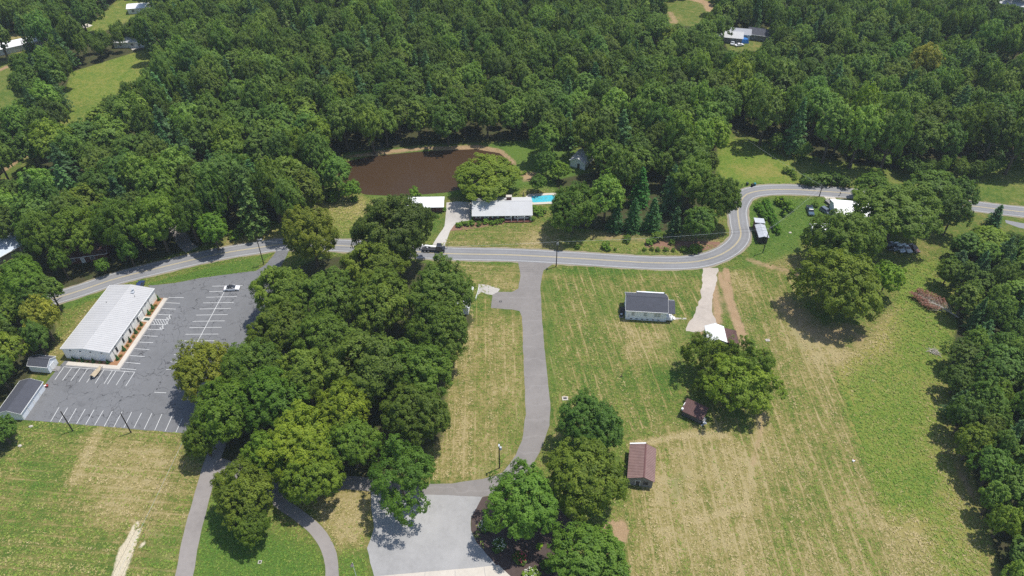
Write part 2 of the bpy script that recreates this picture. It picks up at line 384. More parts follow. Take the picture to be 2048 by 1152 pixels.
area('bright', [(-100, 130), (30, 120), (60, 200), (10, 230), (-100, 230)], .25, 4); area('lush', [(-100, 130), (30, 120), (60, 200), (10, 230), (-100, 230)], .4, 4)
area('dry', [(-40, 75), (105, 55), (90, 80), (40, 108), (-40, 108)], .75, 4)
area('dry', [(-100, 440), (20, 420), (40, 520), (-100, 560)], .55, 4)
area('dry', [(0, 840), (50, 760), (110, 690), (230, 560), (330, 570), (240, 690), (130, 720), (60, 760)], .62, 2); area('bright', [(60, 740), (110, 680), (240, 590), (200, 650), (130, 710)], .3, 4)
area('lush', [(110, 600), (210, 585), (205, 592), (120, 622)], 1.0, 1); area('lush', [(290, 568), (410, 538), (512, 512), (548, 505), (530, 522), (512, 541), (400, 556), (300, 572)], 1.0, 1)
area('lush', [(395, 1020), (440, 1000), (560, 1060), (640, 1100), (650, 1250), (375, 1250)], .8, 4)
area('lush', [(675, 1100), (730, 1095), (760, 1250), (675, 1250)], .65, 3)
area('dry', [(600, 1000), (740, 960), (745, 1010), (730, 1090), (680, 1100), (660, 1070)], .88, 3)
# bare soil
stroke('dirt', [(1452, 540), (1462, 600), (1480, 650), (1496, 690)], 1.7, .95); stroke('dirt', [(1440, 545), (1452, 600), (1470, 650), (1483, 690)], 1.2, .8)
stroke('dirt', [(1526, 825), (1518, 880), (1506, 930)], 1.2, .55, 1.4); stroke('dry', [(1524, 830), (1514, 900), (1500, 960), (1490, 1060), (1480, 1150)], 2.0, 1.1, 3); stroke('dry', [(1270, 890), (1370, 870), (1450, 870)], 2.0, 1.2, 2.5); stroke('dry', [(1400, 1040), (1460, 1020), (1500, 1005)], 1.5, 1.3, 2); stroke('dirt', [(1530, 640), (1720, 630)], 2.0, .3, 4)
stroke('dirt', [(1500, 520), (1530, 530), (1600, 548)], 2.4, .6); stroke('dirt', [(1400, 670), (1435, 645), (1425, 560)], 2.6, .75)
stroke('dirt', [(1575, 612), (1640, 665), (1700, 665)], 8, .55, 6)
area('dirt', [(1205, 1050), (1222, 1040), (1250, 1040), (1260, 1062), (1252, 1088), (1232, 1096), (1205, 1085)], 1.0, 1.2)
area('sand', [(273, 1036), (257, 1068), (239, 1101), (215, 1170), (245, 1165), (269, 1101), (282, 1065)], 1.0, .6); area('sand', [(280, 1085), (290, 1080), (294, 1096), (282, 1098)], .8, .6)
stroke('dry', [(200, 860), (178, 905), (150, 960)], 3.0, 1.0, 3)
area('dirt', [(1905, 905), (1930, 945), (1960, 1010), (1945, 1000), (1915, 950)], .8, 2)
area('dirt', [(1985, 1120), (2030, 1200), (1960, 1160)], .5, 2)
area('dirt', [(0, 855), (40, 845), (60, 860), (30, 905), (0, 930)], .35, 3); stroke('dirt', [(10, 740), (30, 760)], 2, .4, 3)
area('dirt', [(690, 312), (760, 300), (850, 293), (960, 289), (1005, 298), (1032, 322), (1036, 335), (1024, 328), (990, 305), (850, 299), (700, 316)], .7, .8)
area('dirt', [(1035, 340), (1085, 345), (1080, 362), (1045, 365)], .7, 2)
stroke('dirt', [(0, 345), (30, 325), (70, 300)], 2.5, .7); stroke('dirt', [(0, 140), (22, 130)], 2.5, .8); stroke('dirt', [(1340, 25), (1350, 45), (1330, 40)], 3, .6)
stroke('dirt', [(1370, -5), (1410, 5), (1420, 20)], 4, .9); area('dirt', [(1960, 2), (2100, 0), (2100, 30), (2020, 15)], .8, 3)
area('dirt', [(1100, 462), (1200, 458), (1450, 472), (1440, 490), (1300, 492), (1130, 480)], .45, 3)
# woodland floor
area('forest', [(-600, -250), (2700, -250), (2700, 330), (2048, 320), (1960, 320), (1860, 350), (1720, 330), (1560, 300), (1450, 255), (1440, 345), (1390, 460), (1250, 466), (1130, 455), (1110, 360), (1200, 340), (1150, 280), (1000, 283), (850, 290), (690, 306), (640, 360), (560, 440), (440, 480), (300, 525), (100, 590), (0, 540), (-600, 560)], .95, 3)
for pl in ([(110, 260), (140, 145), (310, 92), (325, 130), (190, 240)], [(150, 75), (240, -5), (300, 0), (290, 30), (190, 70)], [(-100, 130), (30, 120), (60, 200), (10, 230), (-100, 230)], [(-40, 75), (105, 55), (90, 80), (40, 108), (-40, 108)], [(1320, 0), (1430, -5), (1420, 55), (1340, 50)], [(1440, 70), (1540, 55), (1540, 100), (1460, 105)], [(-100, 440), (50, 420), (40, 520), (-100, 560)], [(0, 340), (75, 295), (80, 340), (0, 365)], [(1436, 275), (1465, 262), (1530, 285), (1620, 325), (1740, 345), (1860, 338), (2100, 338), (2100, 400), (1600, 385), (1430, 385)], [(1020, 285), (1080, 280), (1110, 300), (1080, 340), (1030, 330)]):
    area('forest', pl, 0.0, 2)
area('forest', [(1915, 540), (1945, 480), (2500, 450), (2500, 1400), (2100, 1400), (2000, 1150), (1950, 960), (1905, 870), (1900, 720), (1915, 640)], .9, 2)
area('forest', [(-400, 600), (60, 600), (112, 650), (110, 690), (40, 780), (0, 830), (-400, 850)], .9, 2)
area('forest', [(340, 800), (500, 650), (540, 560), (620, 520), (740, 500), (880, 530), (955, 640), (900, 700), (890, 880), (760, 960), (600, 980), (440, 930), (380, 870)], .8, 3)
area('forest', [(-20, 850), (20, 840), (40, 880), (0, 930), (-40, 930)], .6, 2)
# mower lines: across, along and strength for each mown field
stripes([(-300, 835), (360, 862), (410, 910), (350, 1250), (-300, 1250)], (101, 843), (330, 862), .55)
stripes([(960, 590), (1050, 600), (1056, 830), (1030, 915), (960, 965), (850, 970), (860, 700)], (992, 637), (994, 750), .55)
stripes([(880, 510), (1045, 525), (1040, 585), (950, 575)], (900, 540), (1030, 545), .4)
stripes([(1080, 528), (1412, 538), (1400, 640), (1370, 670), (1350, 760), (1340, 850), (1100, 900)], (1139, 570), (1164, 650), .85)
stripes([(1425, 535), (1610, 545), (1600, 640), (1700, 740), (1760, 1020), (1860, 1250), (1230, 1250), (1250, 990), (1340, 850), (1500, 760), (1470, 660)], (1569, 677), (1603, 764), .75)
stripes([(900, 460), (1120, 440), (1120, 500), (880, 498)], (920, 480), (1100, 482), .35)
POND = arr([(672, 345), (688, 322), (740, 310), (850, 300), (950, 296), (1000, 304), (1030, 330), (1010, 350), (950, 372), (890, 384), (800, 391), (730, 388), (690, 372)])
PD = sdf(gX, gY, POND) if False else None
gZ = np.zeros(gX.shape); ii = near(POND, 8); gZ[ii] = -1.1 * smooth(sdf(gX[ii], gY[ii], POND), -1.5, 2.5)
# slow random blotches of drought in the turf
rng = np.random.RandomState(3)
for _ in range(150):
    a, b, r, s = rng.uniform(-140, 150), rng.uniform(78, 235), rng.uniform(2, 8), rng.uniform(-.22, .22)
    M['dry'] += s * np.exp(-((gX - a) ** 2 + (gY - b) ** 2) / (r * r))

nx, ny = len(gx), len(gy)
idx = np.arange(nx * ny).reshape(ny, nx)
quads = np.stack([idx[:-1, :-1], idx[:-1, 1:], idx[1:, 1:], idx[1:, :-1]], -1).reshape(-1, 4)
me = bpy.data.meshes.new('ground')
me.vertices.add(nx * ny); me.vertices.foreach_set('co', np.stack([gX, gY, gZ], -1).ravel())
me.loops.add(quads.size); me.loops.foreach_set('vertex_index', quads.ravel())
me.polygons.add(len(quads)); me.polygons.foreach_set('loop_start', np.arange(0, quads.size, 4)); me.polygons.foreach_set('loop_total', np.full(len(quads), 4))
me.update(calc_edges=True); me.polygons.foreach_set('use_smooth', [True] * len(quads))
def cattr(n, a, b, c, d):
    at = me.attributes.new(n, 'FLOAT_COLOR', 'POINT'); at.data.foreach_set('color', np.stack([a, b, c, d], -1).astype(np.float32).ravel())
one = np.ones(gX.shape)
cattr('turf', M['dry'], M['bright'], M['dirt'], one); cattr('soil', M['forest'], M['lush'], M['sand'], one)
at = me.attributes.new('mow', 'FLOAT_VECTOR', 'POINT'); at.data.foreach_set('vector', np.stack([M['su'], M['sv'], M['amp']], -1).astype(np.float32).ravel())

def ground_mat():
    t = NT('turf_and_soil', .95, .1)
    dry, bright, dirt = t.sep(t.attr('turf'))[:3]; forest, lush, sand = t.sep(t.attr('soil'))[:3]
    mv = t.attr('mow', 'Vector'); sp = t.n.new('ShaderNodeSeparateXYZ'); t.w(mv, sp.inputs[0]); su, sv, amp = sp.outputs
    n1, n2, n3, n4 = t.noise(.07, 4, .6), t.noise(.35, 6, .65), t.noise(1.1, 5, .75), t.noise(3.2, 3, .75)
    # streaks along the mower's track
    cx = t.n.new('ShaderNodeCombineXYZ'); t.w(t.math('MULTIPLY', su, .62), cx.inputs[0]); t.w(t.math('MULTIPLY', sv, .035), cx.inputs[1])
    st = t.noise(1.0, 4, .7, cx.outputs[0])
    cx2 = t.n.new('ShaderNodeCombineXYZ'); t.w(t.math('MULTIPLY', su, 1.9), cx2.inputs[0]); t.w(t.math('MULTIPLY', sv, .11), cx2.inputs[1])
    st2 = t.noise(1.0, 3, .7, cx2.outputs[0])
    per = t.math('SINE', t.math('MULTIPLY', su, 2.3))
    sline = t.math('MULTIPLY', t.mr(per, .80, 1.0), t.mr(t.noise(.11, 3), .36, .62))
    streak = t.math('ADD', t.math('MULTIPLY', t.math('SUBTRACT', st, .5), 1.3), t.math('MULTIPLY', t.math('SUBTRACT', st2, .5), 1.0))
    streak = t.math('ADD', streak, t.math('MULTIPLY', sline, .50))
    d = t.math('ADD', dry, t.math('MULTIPLY', t.math('SUBTRACT', n1, .5), .9))
    d = t.math('ADD', d, t.math('MULTIPLY', t.math('SUBTRACT', n2, .5), 1.25))
    d = t.math('ADD', d, t.math('MULTIPLY', t.math('SUBTRACT', n3, .5), 1.35))
    d = t.math('ADD', d, t.math('MULTIPLY', t.math('SUBTRACT', n4, .5), 1.2))
    d = t.math('SUBTRACT', d, .02)
    d = t.math('ADD', d, t.math('MULTIPLY', streak, amp))
    turf = t.ramp(d, [(.02, (.052, .115, .018)), (1.0, (.39, .318, .160)), (.38, (.120, .160, .032)), (.60, (.205, .190, .058)), (.82, (.315, .255, .100))])
    jit = t.math('ADD', t.math('MULTIPLY', t.math('SUBTRACT', n2, .5), .9), t.math('MULTIPLY', t.math('SUBTRACT', n3, .5), .6))
    gsel = lambda m, lo=.25, hi=.75: t.mr(t.math('ADD', m, jit), lo, hi, 0, 1)
    bcol = t.mix(t.mr(d, .25, .95), t.mix(t.mr(n3, .3, .7), (.085, .165, .022), (.205, .268, .040)), (.29, .255, .070))
    c = t.mix(t.math('MULTIPLY', gsel(bright, .2, .8), .92), turf, bcol)
    lcol = t.mix(t.mr(n3, .25, .75), (.052, .125, .020), (.125, .205, .036))
    c = t.mix(t.math('MULTIPLY', t.mr(t.math('ADD', lush, t.math('MULTIPLY', jit, .7)), .2, .8), .8), c, lcol)
    dcol = t.mix(n2, (.30, .185, .105), (.47, .34, .20))
    c = t.mix(t.mr(t.math('ADD', dirt, t.math('MULTIPLY', jit, .55)), .3, .7), c, dcol)
    c = t.mix(t.mr(t.math('ADD', sand, t.math('MULTIPLY', jit, .6)), .35, .6), c, t.mix(n3, (.50, .42, .28), (.74, .66, .50)))
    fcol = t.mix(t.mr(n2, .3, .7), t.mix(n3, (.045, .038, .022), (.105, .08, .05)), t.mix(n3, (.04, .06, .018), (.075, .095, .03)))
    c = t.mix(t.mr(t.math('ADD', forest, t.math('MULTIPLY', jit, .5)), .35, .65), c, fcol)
    c = t.mix(t.mr(n4, .42, .72, 0, .30), c, (.055, .065, .02))
    t.bump(t.math('ADD', n3, t.math('MULTIPLY', n4, .8)), .8, .45)
    return t.out(c)
me.materials.append(ground_mat())
tag(link('ground', me), kind='structure')

# ------------------------------------------------------------------ sheets: pavements, water, markings
def sheet(name, px, mat, z=.03, world=False, parent=None, kind='structure', thick=0.0):
    pts = px if world or isinstance(px, WPoly) else arr(px); bm = bmesh.new()
    vs = [bm.verts.new((p[0], p[1], z)) for p in pts]; f = bm.faces.new(vs)
    if f.normal.z < 0: f.normal_flip()
    bm.normal_update()
    if thick:
        r = bmesh.ops.extrude_face_region(bm, geom=[f]); bmesh.ops.translate(bm, verts=[e for e in r['geom'] if isinstance(e, bmesh.types.BMVert)], vec=(0, 0, -thick))
        bmesh.ops.recalc_face_normals(bm, faces=bm.faces)
    bmesh.ops.triangulate(bm, faces=bm.faces)
    for f in bm.faces:
        if not thick and f.normal.z < 0: f.normal_flip()
    m = bpy.data.meshes.new(name); bm.to_mesh(m); bm.free(); m.materials.append(mat)
    o = link(name, m, parent)
    if parent is None: tag(o, kind=kind)
    return o
def ribbon_pts(pts, a, b):
    out = []
    for i, p in enumerate(pts):
        d = (pts[min(i + 1, len(pts) - 1)] - pts[max(i - 1, 0)]).normalized(); n = Vector((-d.y, d.x))
        out.append((p + n * a, p + n * b))
    return out
def strip(name, pts, a, b, mat, z, parent=None, dash=None, wob=0.0):
    mb = MB(); rp = ribbon_pts(pts, a, b); n = len(rp)
    if wob:
        r = random.Random(len(pts)); ph = [r.uniform(0, 6) for _ in range(4)]
        rp = [(p + (p - q).normalized() * wob * (math.sin(i * .7 + ph[0]) + math.sin(i * 1.9 + ph[1])) * .5, q + (q - p).normalized() * wob * (math.sin(i * .8 + ph[2]) + math.sin(i * 2.1 + ph[3])) * .5) for i, (p, q) in enumerate(rp)]
    vs = [(p.x, p.y, z) for pq in rp for p in pq]
    mb.add(vs, [[2 * i, 2 * i + 1, 2 * i + 3, 2 * i + 2] for i in range(n - 1)])
    m = bpy.data.meshes.new(name); m.from_pydata(mb.v, [], mb.f); m.materials.append(mat)
    if m.polygons[0].normal.z < 0: m.flip_normals()
    o = link(name, m, parent)
    if parent is None: tag(o, kind='structure')
    return o
class WPoly(list): pass
def wobble(px, amp=.25, step=1.5, seed=1, world=False):
    """densify a ground outline and fray it a little"""
    r = random.Random(seed); pts = [Vector(p[:2]) for p in (px if world else arr(px))]; out = WPoly()
    for i, p in enumerate(pts):
        q = pts[(i + 1) % len(pts)]; n = max(1, int((q - p).length / step))
        for k in range(n):
            w = p.lerp(q, k / n)
            if k: w = w + Vector((r.uniform(-amp, amp), r.uniform(-amp, amp)))
            out.append((w.x, w.y))
    return out

# stall lines
def line_on(parent, p, q, w=.13, z=.031, mat=PAINTW, name='stall_line'):
    p, q = Vector(p[:2]), Vector(q[:2]); d = (q - p).normalized(); n = Vector((-d.y, d.x)) * w / 2
    m = bpy.data.meshes.new(name); m.from_pydata([(*(p - n), z), (*(q - n), z), (*(q + n), z), (*(p + n), z)], [], [[0, 1, 2, 3]]); m.materials.append(mat)
    return link(name, m, parent)
ROADPX = [(-330, 690), (-100, 645), (20, 618), (107, 597), (170, 578), (233, 557), (333, 532), (433, 509), (512, 496), (575, 489), (700, 492), (869, 506), (1024, 510), (1157, 517), (1291, 525), (1374, 525), (1424, 516), (1462, 497), (1481, 473), (1478, 446), (1476, 418), (1487, 394), (1503, 385), (1535, 380), (1585, 379), (1651, 383), (1717, 388), (1850, 401), (1953, 413), (2048, 424), (2400, 460)]
RP = catmull([(p[0], p[1]) for p in arr(ROADPX)], 1.6)
strip('road_shoulder', RP, -3.9, 3.9, plain('dusty_shoulder', (.27, .235, .17), .95, .1, .3, .6, fine=.4), .012, wob=.28)
road = strip('road', RP, -3.35, 3.35, ROADM, .032)
for s_ in (-1, 1):
    for w_ in (.75, 2.1): strip('wheel_track', RP, s_ * w_ - .3, s_ * w_ + .3, WEARM, .0345, road, wob=.12)
for nm, a, b, m in (('edge_line', -2.94, -2.84, PAINTW), ('edge_line', 2.84, 2.94, PAINTW), ('center_line', -.20, -.07, PAINTY), ('center_line', .07, .20, PAINTY)):
    strip(nm, RP, a, b, m, .037, road)
lot_px = [(93, 765), (127, 724), (131, 721), (232, 726), (318, 596), (296, 571), (350, 566), (400, 556), (455, 549), (512, 542), (530, 530), (546, 512), (556, 497), (580, 495), (574, 510), (560, 535), (575, 560), (560, 620), (500, 700), (440, 800), (390, 868), (365, 866), (330, 864), (100, 844), (48, 840)]
lot = sheet('parking_lot', wobble(lot_px, .18, 2.5, 3), LOTM, .026)
drive = sheet('side_driveway', wobble([(1033, 519), (1036, 524), (1041, 551), (1037, 577), (1024, 584), (989, 584), (985, 584), (982, 616), (1024, 619), (1039, 622), (1044, 634), (1046, 684), (1049, 768), (1052, 828), (1044, 881), (1031, 911), (1005, 945), (965, 958), (905, 967), (865, 968), (780, 958), (690, 952), (600, 972), (440, 915), (425, 940), (600, 1005), (690, 978), (780, 988), (879, 990), (965, 994), (1010, 985), (1060, 940), (1079, 905), (1099, 851), (1101, 818), (1096, 768), (1091, 717), (1084, 634), (1081, 571), (1087, 541), (1107, 527), (1113, 521)], .12, 2, 5), DRIVEM, .022)
sheet('branch_path', [(957, 568), (975, 570), (1000, 578), (996, 584), (984, 590), (972, 588), (964, 584), (955, 590)], OLDCONC, .027)
strip('lane', catmull(arr([(440, 880), (427, 915), (410, 970), (385, 1065), (368, 1152), (350, 1240)]), 2), -1.95, 1.95, LANEM, .018, wob=.1)
strip('curved_path', catmull(arr([(520, 968), (562, 1006), (600, 1033), (634, 1062), (655, 1096), (663, 1128), (664, 1170), (660, 1230)]), 1.5), -1.45, 1.45, LANEM, .019, wob=.06)
sheet('gravel_court', wobble([(742, 975), (800, 984), (879, 989), (965, 993), (957, 1008), (942, 1035), (942, 1061), (953, 1085), (992, 1130), (1000, 1142), (945, 1150), (752, 1165), (745, 1140), (734, 1096), (748, 1055), (742, 1015)], .12, 1.5, 6), GRAVM, .014)
sheet('concrete_apron', [(748, 1153), (870, 1142), (945, 1136), (997, 1130), (1040, 1170), (1080, 1260), (700, 1260)], CONCM, .028)
apron_ = bpy.data.objects['concrete_apron']
for p_, q_ in (((790, 1151), (775, 1250)), ((850, 1145), (845, 1250)), ((910, 1141), (915, 1250)), ((968, 1134), (985, 1250)), ((720, 1205), (1060, 1195))):
    line_on(apron_, U(*p_), U(*q_), .09, .0295, CURBM, 'slab_joint')
sheet('concrete_driveway', wobble([(865, 490), (889, 452), (893, 419), (893, 405), (915, 403), (943, 405), (943, 441), (932, 442), (912, 446), (900, 462), (890, 490), (893, 497), (862, 496)], .1, 2, 8), OLDCONC, .02)
sheet('gravel_driveway', wobble([(1405, 536), (1436, 536), (1432, 570), (1424, 600), (1426, 630), (1436, 650), (1425, 664), (1400, 664), (1372, 662), (1375, 650), (1388, 630), (1400, 600), (1404, 570)], .35, 1.2, 9), WHITEGRAV, .021)
sheet('far_driveway', [(1643, 388), (1668, 390), (1674, 402), (1668, 412), (1652, 412), (1654, 400)], CONCM, .027)
sheet('far_lane', [(2010, 440), (2048, 447), (2120, 454), (2120, 468), (2040, 456), (2012, 446)], ROADM, .02)
sheet('mulch_bed', wobble([(965, 994), (957, 1008), (942, 1035), (942, 1061), (953, 1085), (992, 1130), (1020, 1165), (1110, 1165), (1150, 1080), (1150, 1045), (1120, 1020), (1060, 990), (1010, 985)], .25, 1.5, 10), MULCH, .012)
sheet('mulch_strip', wobble([(898, 462), (905, 450), (950, 445), (1008, 443), (1008, 448), (960, 455), (925, 460)], .1, 1, 11), REDMULCH, .013)
sheet('shrub_mulch', wobble([(1290, 483), (1340, 482), (1440, 484), (1440, 492), (1400, 502), (1320, 498), (1290, 494)], .3, 2, 12), REDMULCH, .011)

def water_mat():
    t = NT('muddy_pond_water', .28, .12); n = t.noise(.05, 4); t.bump(t.noise(1.2, 3), .05, .05)
    return t.out(t.mix(n, (.046, .028, .015), (.062, .037, .020)))
PW = []
for i, p in enumerate(POND): PW.append(Vector(p))
cen = sum(PW, Vector((0, 0))) / len(PW)
sheet('pond', [(p + (p - cen).normalized() * 1.0)[:] for p in PW], water_mat(), -.42, True)

Z1 = lambda x, y: U(200 + x / 5.76, 540 + y / 5.76)
for a, b in (((797, 315), (966, 319)), ((757, 377), (920, 384)), ((708, 443), (875, 452)), ((660, 512), (828, 519)), ((612, 568), (795, 572)), ((580, 626), (757, 632)), ((545, 682), (718, 689)), ((490, 757), (665, 765)), ((437, 830), (615, 838)), ((385, 906), (568, 917)), ((335, 985), (515, 998)), ((282, 1062), (465, 1080)), ((232, 1135), (415, 1148))):
    line_on(lot, Z1(*a), Z1(*b))
line_on(lot, Z1(232, 1135), Z1(797, 315), .11, .035)
for a, b in (((1292, 187), (1642, 180)), ((1258, 250), (1610, 241)), ((1222, 315), (1577, 305)), ((1186, 380), (1543, 374)), ((1147, 450), (1507, 442)), ((1107, 520), (1472, 514)), ((1068, 592), (1440, 586)), ((1030, 665), (1402, 660)), ((985, 741), (1364, 738)), ((943, 817), (1320, 816)), ((900, 895), (1280, 896)), ((852, 976), (1230, 978)), ((810, 1060), (1190, 1062)), ((1440, 1130), (760, 1146))):
    line_on(lot, Z1(*a), Z1(*b))
line_on(lot, Z1(1440, 235), Z1(925, 1200), .14, .035)
for k in range(6):
    x = 625 + k * 29
    line_on(lot, Z1(x - 22 + k, 572), Z1(x + 10 + k, 628), .1, .035)
line_on(lot, Z1(795, 572), Z1(757, 632), .11, .039)
Z2 = lambda x, y: U(100 + x / 8.229, 640 + y / 8.229)
for a, b in (((228, 775), (80, 985)), ((355, 790), (208, 995)), ((490, 797), (342, 1003)), ((617, 805), (475, 1018)), ((752, 812), (605, 1030)), ((887, 822), (745, 1042)), ((1027, 832), (890, 1050)), ((1085, 838), (945, 1057)), ((1232, 848), (1090, 1072)), ((1395, 858), (1247, 1088))):
    line_on(lot, Z2(*a), Z2(*b))
line_on(lot, Z2(228, 770), Z2(1397, 858), .12, .035)
Z3 = lambda x, y: U(100 + x / 7.314, 760 + y / 7.314)
for a, b in (((133, 400), (10, 608)), ((258, 405), (133, 618)), ((385, 415), (262, 628)), ((515, 425), (390, 640)), ((645, 435), (522, 652)), ((780, 447), (655, 662)), ((912, 457), (793, 680)), ((1055, 463), (932, 690)), ((1195, 470), (1082, 696)), ((1340, 482), (1228, 702)), ((1490, 488), (1378, 720)), ((1636, 500), (1532, 738)), ((1790, 515), (1685, 752)), ((1935, 560), (1840, 770))):
    line_on(lot, Z3(*a), Z3(*b))
line_on(lot, Z3(1525, 180), Z3(1700, 188))
def wheelchair(px, py, s=1.25):
    """painted access symbol: wheel arc, seat, back, head and foot"""
    c = U(px, py); mb = MB(); ang = R(-5)
    def pt(x, y): return (c.x + s * (x * math.cos(ang) - y * math.sin(ang)), c.y + s * (x * math.sin(ang) + y * math.cos(ang)), .036)
    def bar(x0, y0, x1, y1, w):
        d = Vector((x1 - x0, y1 - y0)).normalized(); n = Vector((-d.y, d.x)) * w / 2
        mb.add([pt(x0 - n.x, y0 - n.y), pt(x1 - n.x, y1 - n.y), pt(x1 + n.x, y1 + n.y), pt(x0 + n.x, y0 + n.y)], [[0, 1, 2, 3]])
    a = [R(150 + 12 * k) for k in range(19)]
    o = [pt(-.05 + .42 * math.cos(t), -.2 + .42 * math.sin(t)) for t in a] + [pt(-.05 + .29 * math.cos(t), -.2 + .29 * math.sin(t)) for t in a]
    mb.add(o, [[i, i + 1, 20 + i, 19 + i] for i in range(18)])
    bar(-.1, .5, -.06, -.02, .15); bar(-.13, -.01, .3, -.05, .13); bar(.28, 0, .46, -.5, .13); bar(.42, -.48, .6, -.42, .12); bar(-.08, .22, .2, .2, .1)
    mb.add([pt(-.12 + .12 * math.cos(R(45 * k)), .68 + .12 * math.sin(R(45 * k))) for k in range(8)], [list(range(8))])
    m = bpy.data.meshes.new('access_symbol'); m.from_pydata(mb.v, [], mb.f); m.materials.append(PAINTW); link('access_symbol', m, lot)
wheelchair(338, 634.5); wheelchair(324.5, 654.5)

# ------------------------------------------------------------------ buildings
def side_frame(side, L, W):
    return {'f': (lambda u, o: (u, -W / 2 - o)), 'b': (lambda u, o: (-u, W / 2 + o)), 'r': (lambda u, o: (L / 2 + o, u)), 'l': (lambda u, o: (-L / 2 - o, -u))}[side], side in 'lr'
def wallbox(mb, side, L, W, u0, u1, z0, z1, o0, o1):
    f, _ = side_frame(side, L, W); a, b = f(u0, o0), f(u1, o1)
    mb.bx(min(a[0], b[0]), max(a[0], b[0]), min(a[1], b[1]), max(a[1], b[1]), z0, z1)
PALEGLASS = plain('curtained_glass', (.42, .46, .48), .2, .5, .1)
def window(root, side, L, W, u, z, w, h, mat=TRIM, shutters=False, mull=True, glass=None):
    mb = MB(); t = .09
    for a, b, c, d in ((u - w / 2 - t, u - w / 2, z - t, z + h + t), (u + w / 2, u + w / 2 + t, z - t, z + h + t), (u - w / 2, u + w / 2, z - t, z), (u - w / 2, u + w / 2, z + h, z + h + t)):
        wallbox(mb, side, L, W, a, b, c, d, -.02, .07)
    if mull: wallbox(mb, side, L, W, u - w / 2, u + w / 2, z + h / 2 - .03, z + h / 2 + .03, -.02, .05)
    f = mb.build('window', mat, root)
    mb = MB(); wallbox(mb, side, L, W, u - w / 2, u + w / 2, z, z + h, -.03, .025); mb.build('pane', glass or GLASS, f)
    if shutters:
        for s in (-1, 1):
            mb = MB(); c = u + s * (w / 2 + .32); wallbox(mb, side, L, W, c - .2, c + .2, z - .05, z + h + .05, -.02, .05); mb.build('shutter', TRIM, f)
    return f
def door(root, side, L, W, u, w, h, mat, leaves=1, z0=0.05):
    mb = MB(); t = .1
    for a, b, c, d in ((u - w / 2 - t, u - w / 2, z0, z0 + h + t), (u + w / 2, u + w / 2 + t, z0, z0 + h + t), (u - w / 2, u + w / 2, z0 + h, z0 + h + t)):
        wallbox(mb, side, L, W, a, b, c, d, -.02, .08)
    fr = mb.build('door_frame', TRIM, root)
    for k in range(leaves):
        mb = MB(); a = u - w / 2 + k * w / leaves; wallbox(mb, side, L, W, a + .02, a + w / leaves - .02, z0, z0 + h, -.02, .03)
        d = mb.build('door', mat, fr)
    return fr
def gable(name, label, cat, c, rz, L, W, he, hr, wall, roof, ov=.4, ovx=.35, thick=.16, yr=0.0, heb=None, ribs=0, ribmat=None, trim=True, base=None, group=None, gap=True):
    """pitched house: ridge along local x, front is -y"""
    heb = he if heb is None else heb
    root = thing(name, label, cat, (c[0], c[1], 0), rz, group)
    mb = MB(); x = L / 2; y = W / 2
    sec = [(-y, 0), (y, 0), (y, heb - .02), (yr, hr - .02), (-y, he - .02)]
    mb.hexa([(-x, a, b) for a, b in sec], [(x, a, b) for a, b in sec]); mb.build('wall', wall, root)
    if base:
        mb = MB(); mb.bx(-x - .03, x + .03, -y - .03, y + .03, 0, base[1]); mb.build('foundation', base[0], root)
    X = x + ovx
    def slope(s, h0):
        ye = s * y; g = (hr - h0) / abs(yr - ye); yo = ye + s * ov; zo = h0 - g * ov
        return yo, zo
    rf = MB(); ends = []
    for s, h0 in ((-1, he), (1, heb)):
        yo, zo = slope(s, h0); ends.append((yo, zo))
        rf.hexa([(-X, yo, zo), (X, yo, zo), (X, yr, hr), (-X, yr, hr)], [(-X, yo, zo + thick), (X, yo, zo + thick), (X, yr, hr + thick), (-X, yr, hr + thick)])
    ro = rf.build('roof', roof, root)
    cp = MB(); w = .22
    cp.hexa([(-X - .01, yr - w, hr + thick - .06), (X + .01, yr - w, hr + thick - .06), (X + .01, yr + w, hr + thick - .06), (-X - .01, yr + w, hr + thick - .06)], [(-X - .01, yr - .03, hr + thick + .05), (X + .01, yr - .03, hr + thick + .05), (X + .01, yr + .03, hr + thick + .05), (-X - .01, yr + .03, hr + thick + .05)])
    cp.build('ridge_cap', ribmat or roof, ro)
    if ribs:
        rb = MB(); n = int(2 * X / ribs); r = .045
        for i in range(n + 1):
            xx = -X + 2 * X * i / n
            for yo, zo in ends:
                rb.hexa([(xx - r, yo, zo + thick - .01), (xx + r, yo, zo + thick - .01), (xx + r, yr, hr + thick - .01), (xx - r, yr, hr + thick - .01)], [(xx - r * .5, yo, zo + thick + .05), (xx + r * .5, yo, zo + thick + .05), (xx + r * .5, yr, hr + thick + .05), (xx - r * .5, yr, hr + thick + .05)])
        tag(rb.build('roof_rib', ribmat or roof, ro), kind='stuff')
    if trim:
        for s in (-1, 1):
            tr = MB(); xx = s * (X + .025)
            for yo, zo in ends:
                tr.hexa([(xx - .02, yo, zo - .06), (xx + .02, yo, zo - .06), (xx + .02, yr, hr - .06), (xx - .02, yr, hr - .06)], [(xx - .02, yo, zo + thick + .015), (xx + .02, yo, zo + thick + .015), (xx + .02, yr, hr + thick + .015), (xx - .02, yr, hr + thick + .015)])
            tr.build('barge_board', TRIM, ro)
        for yo, zo in ends:
            g = MB(); g.bx(-X, X, min(yo, yo + math.copysign(.1, yo)), max(yo, yo + math.copysign(.1, yo)), zo - .04, zo + thick - .02); g.build('gutter', TRIM, ro)
    root['_dim'] = (L, W); return root

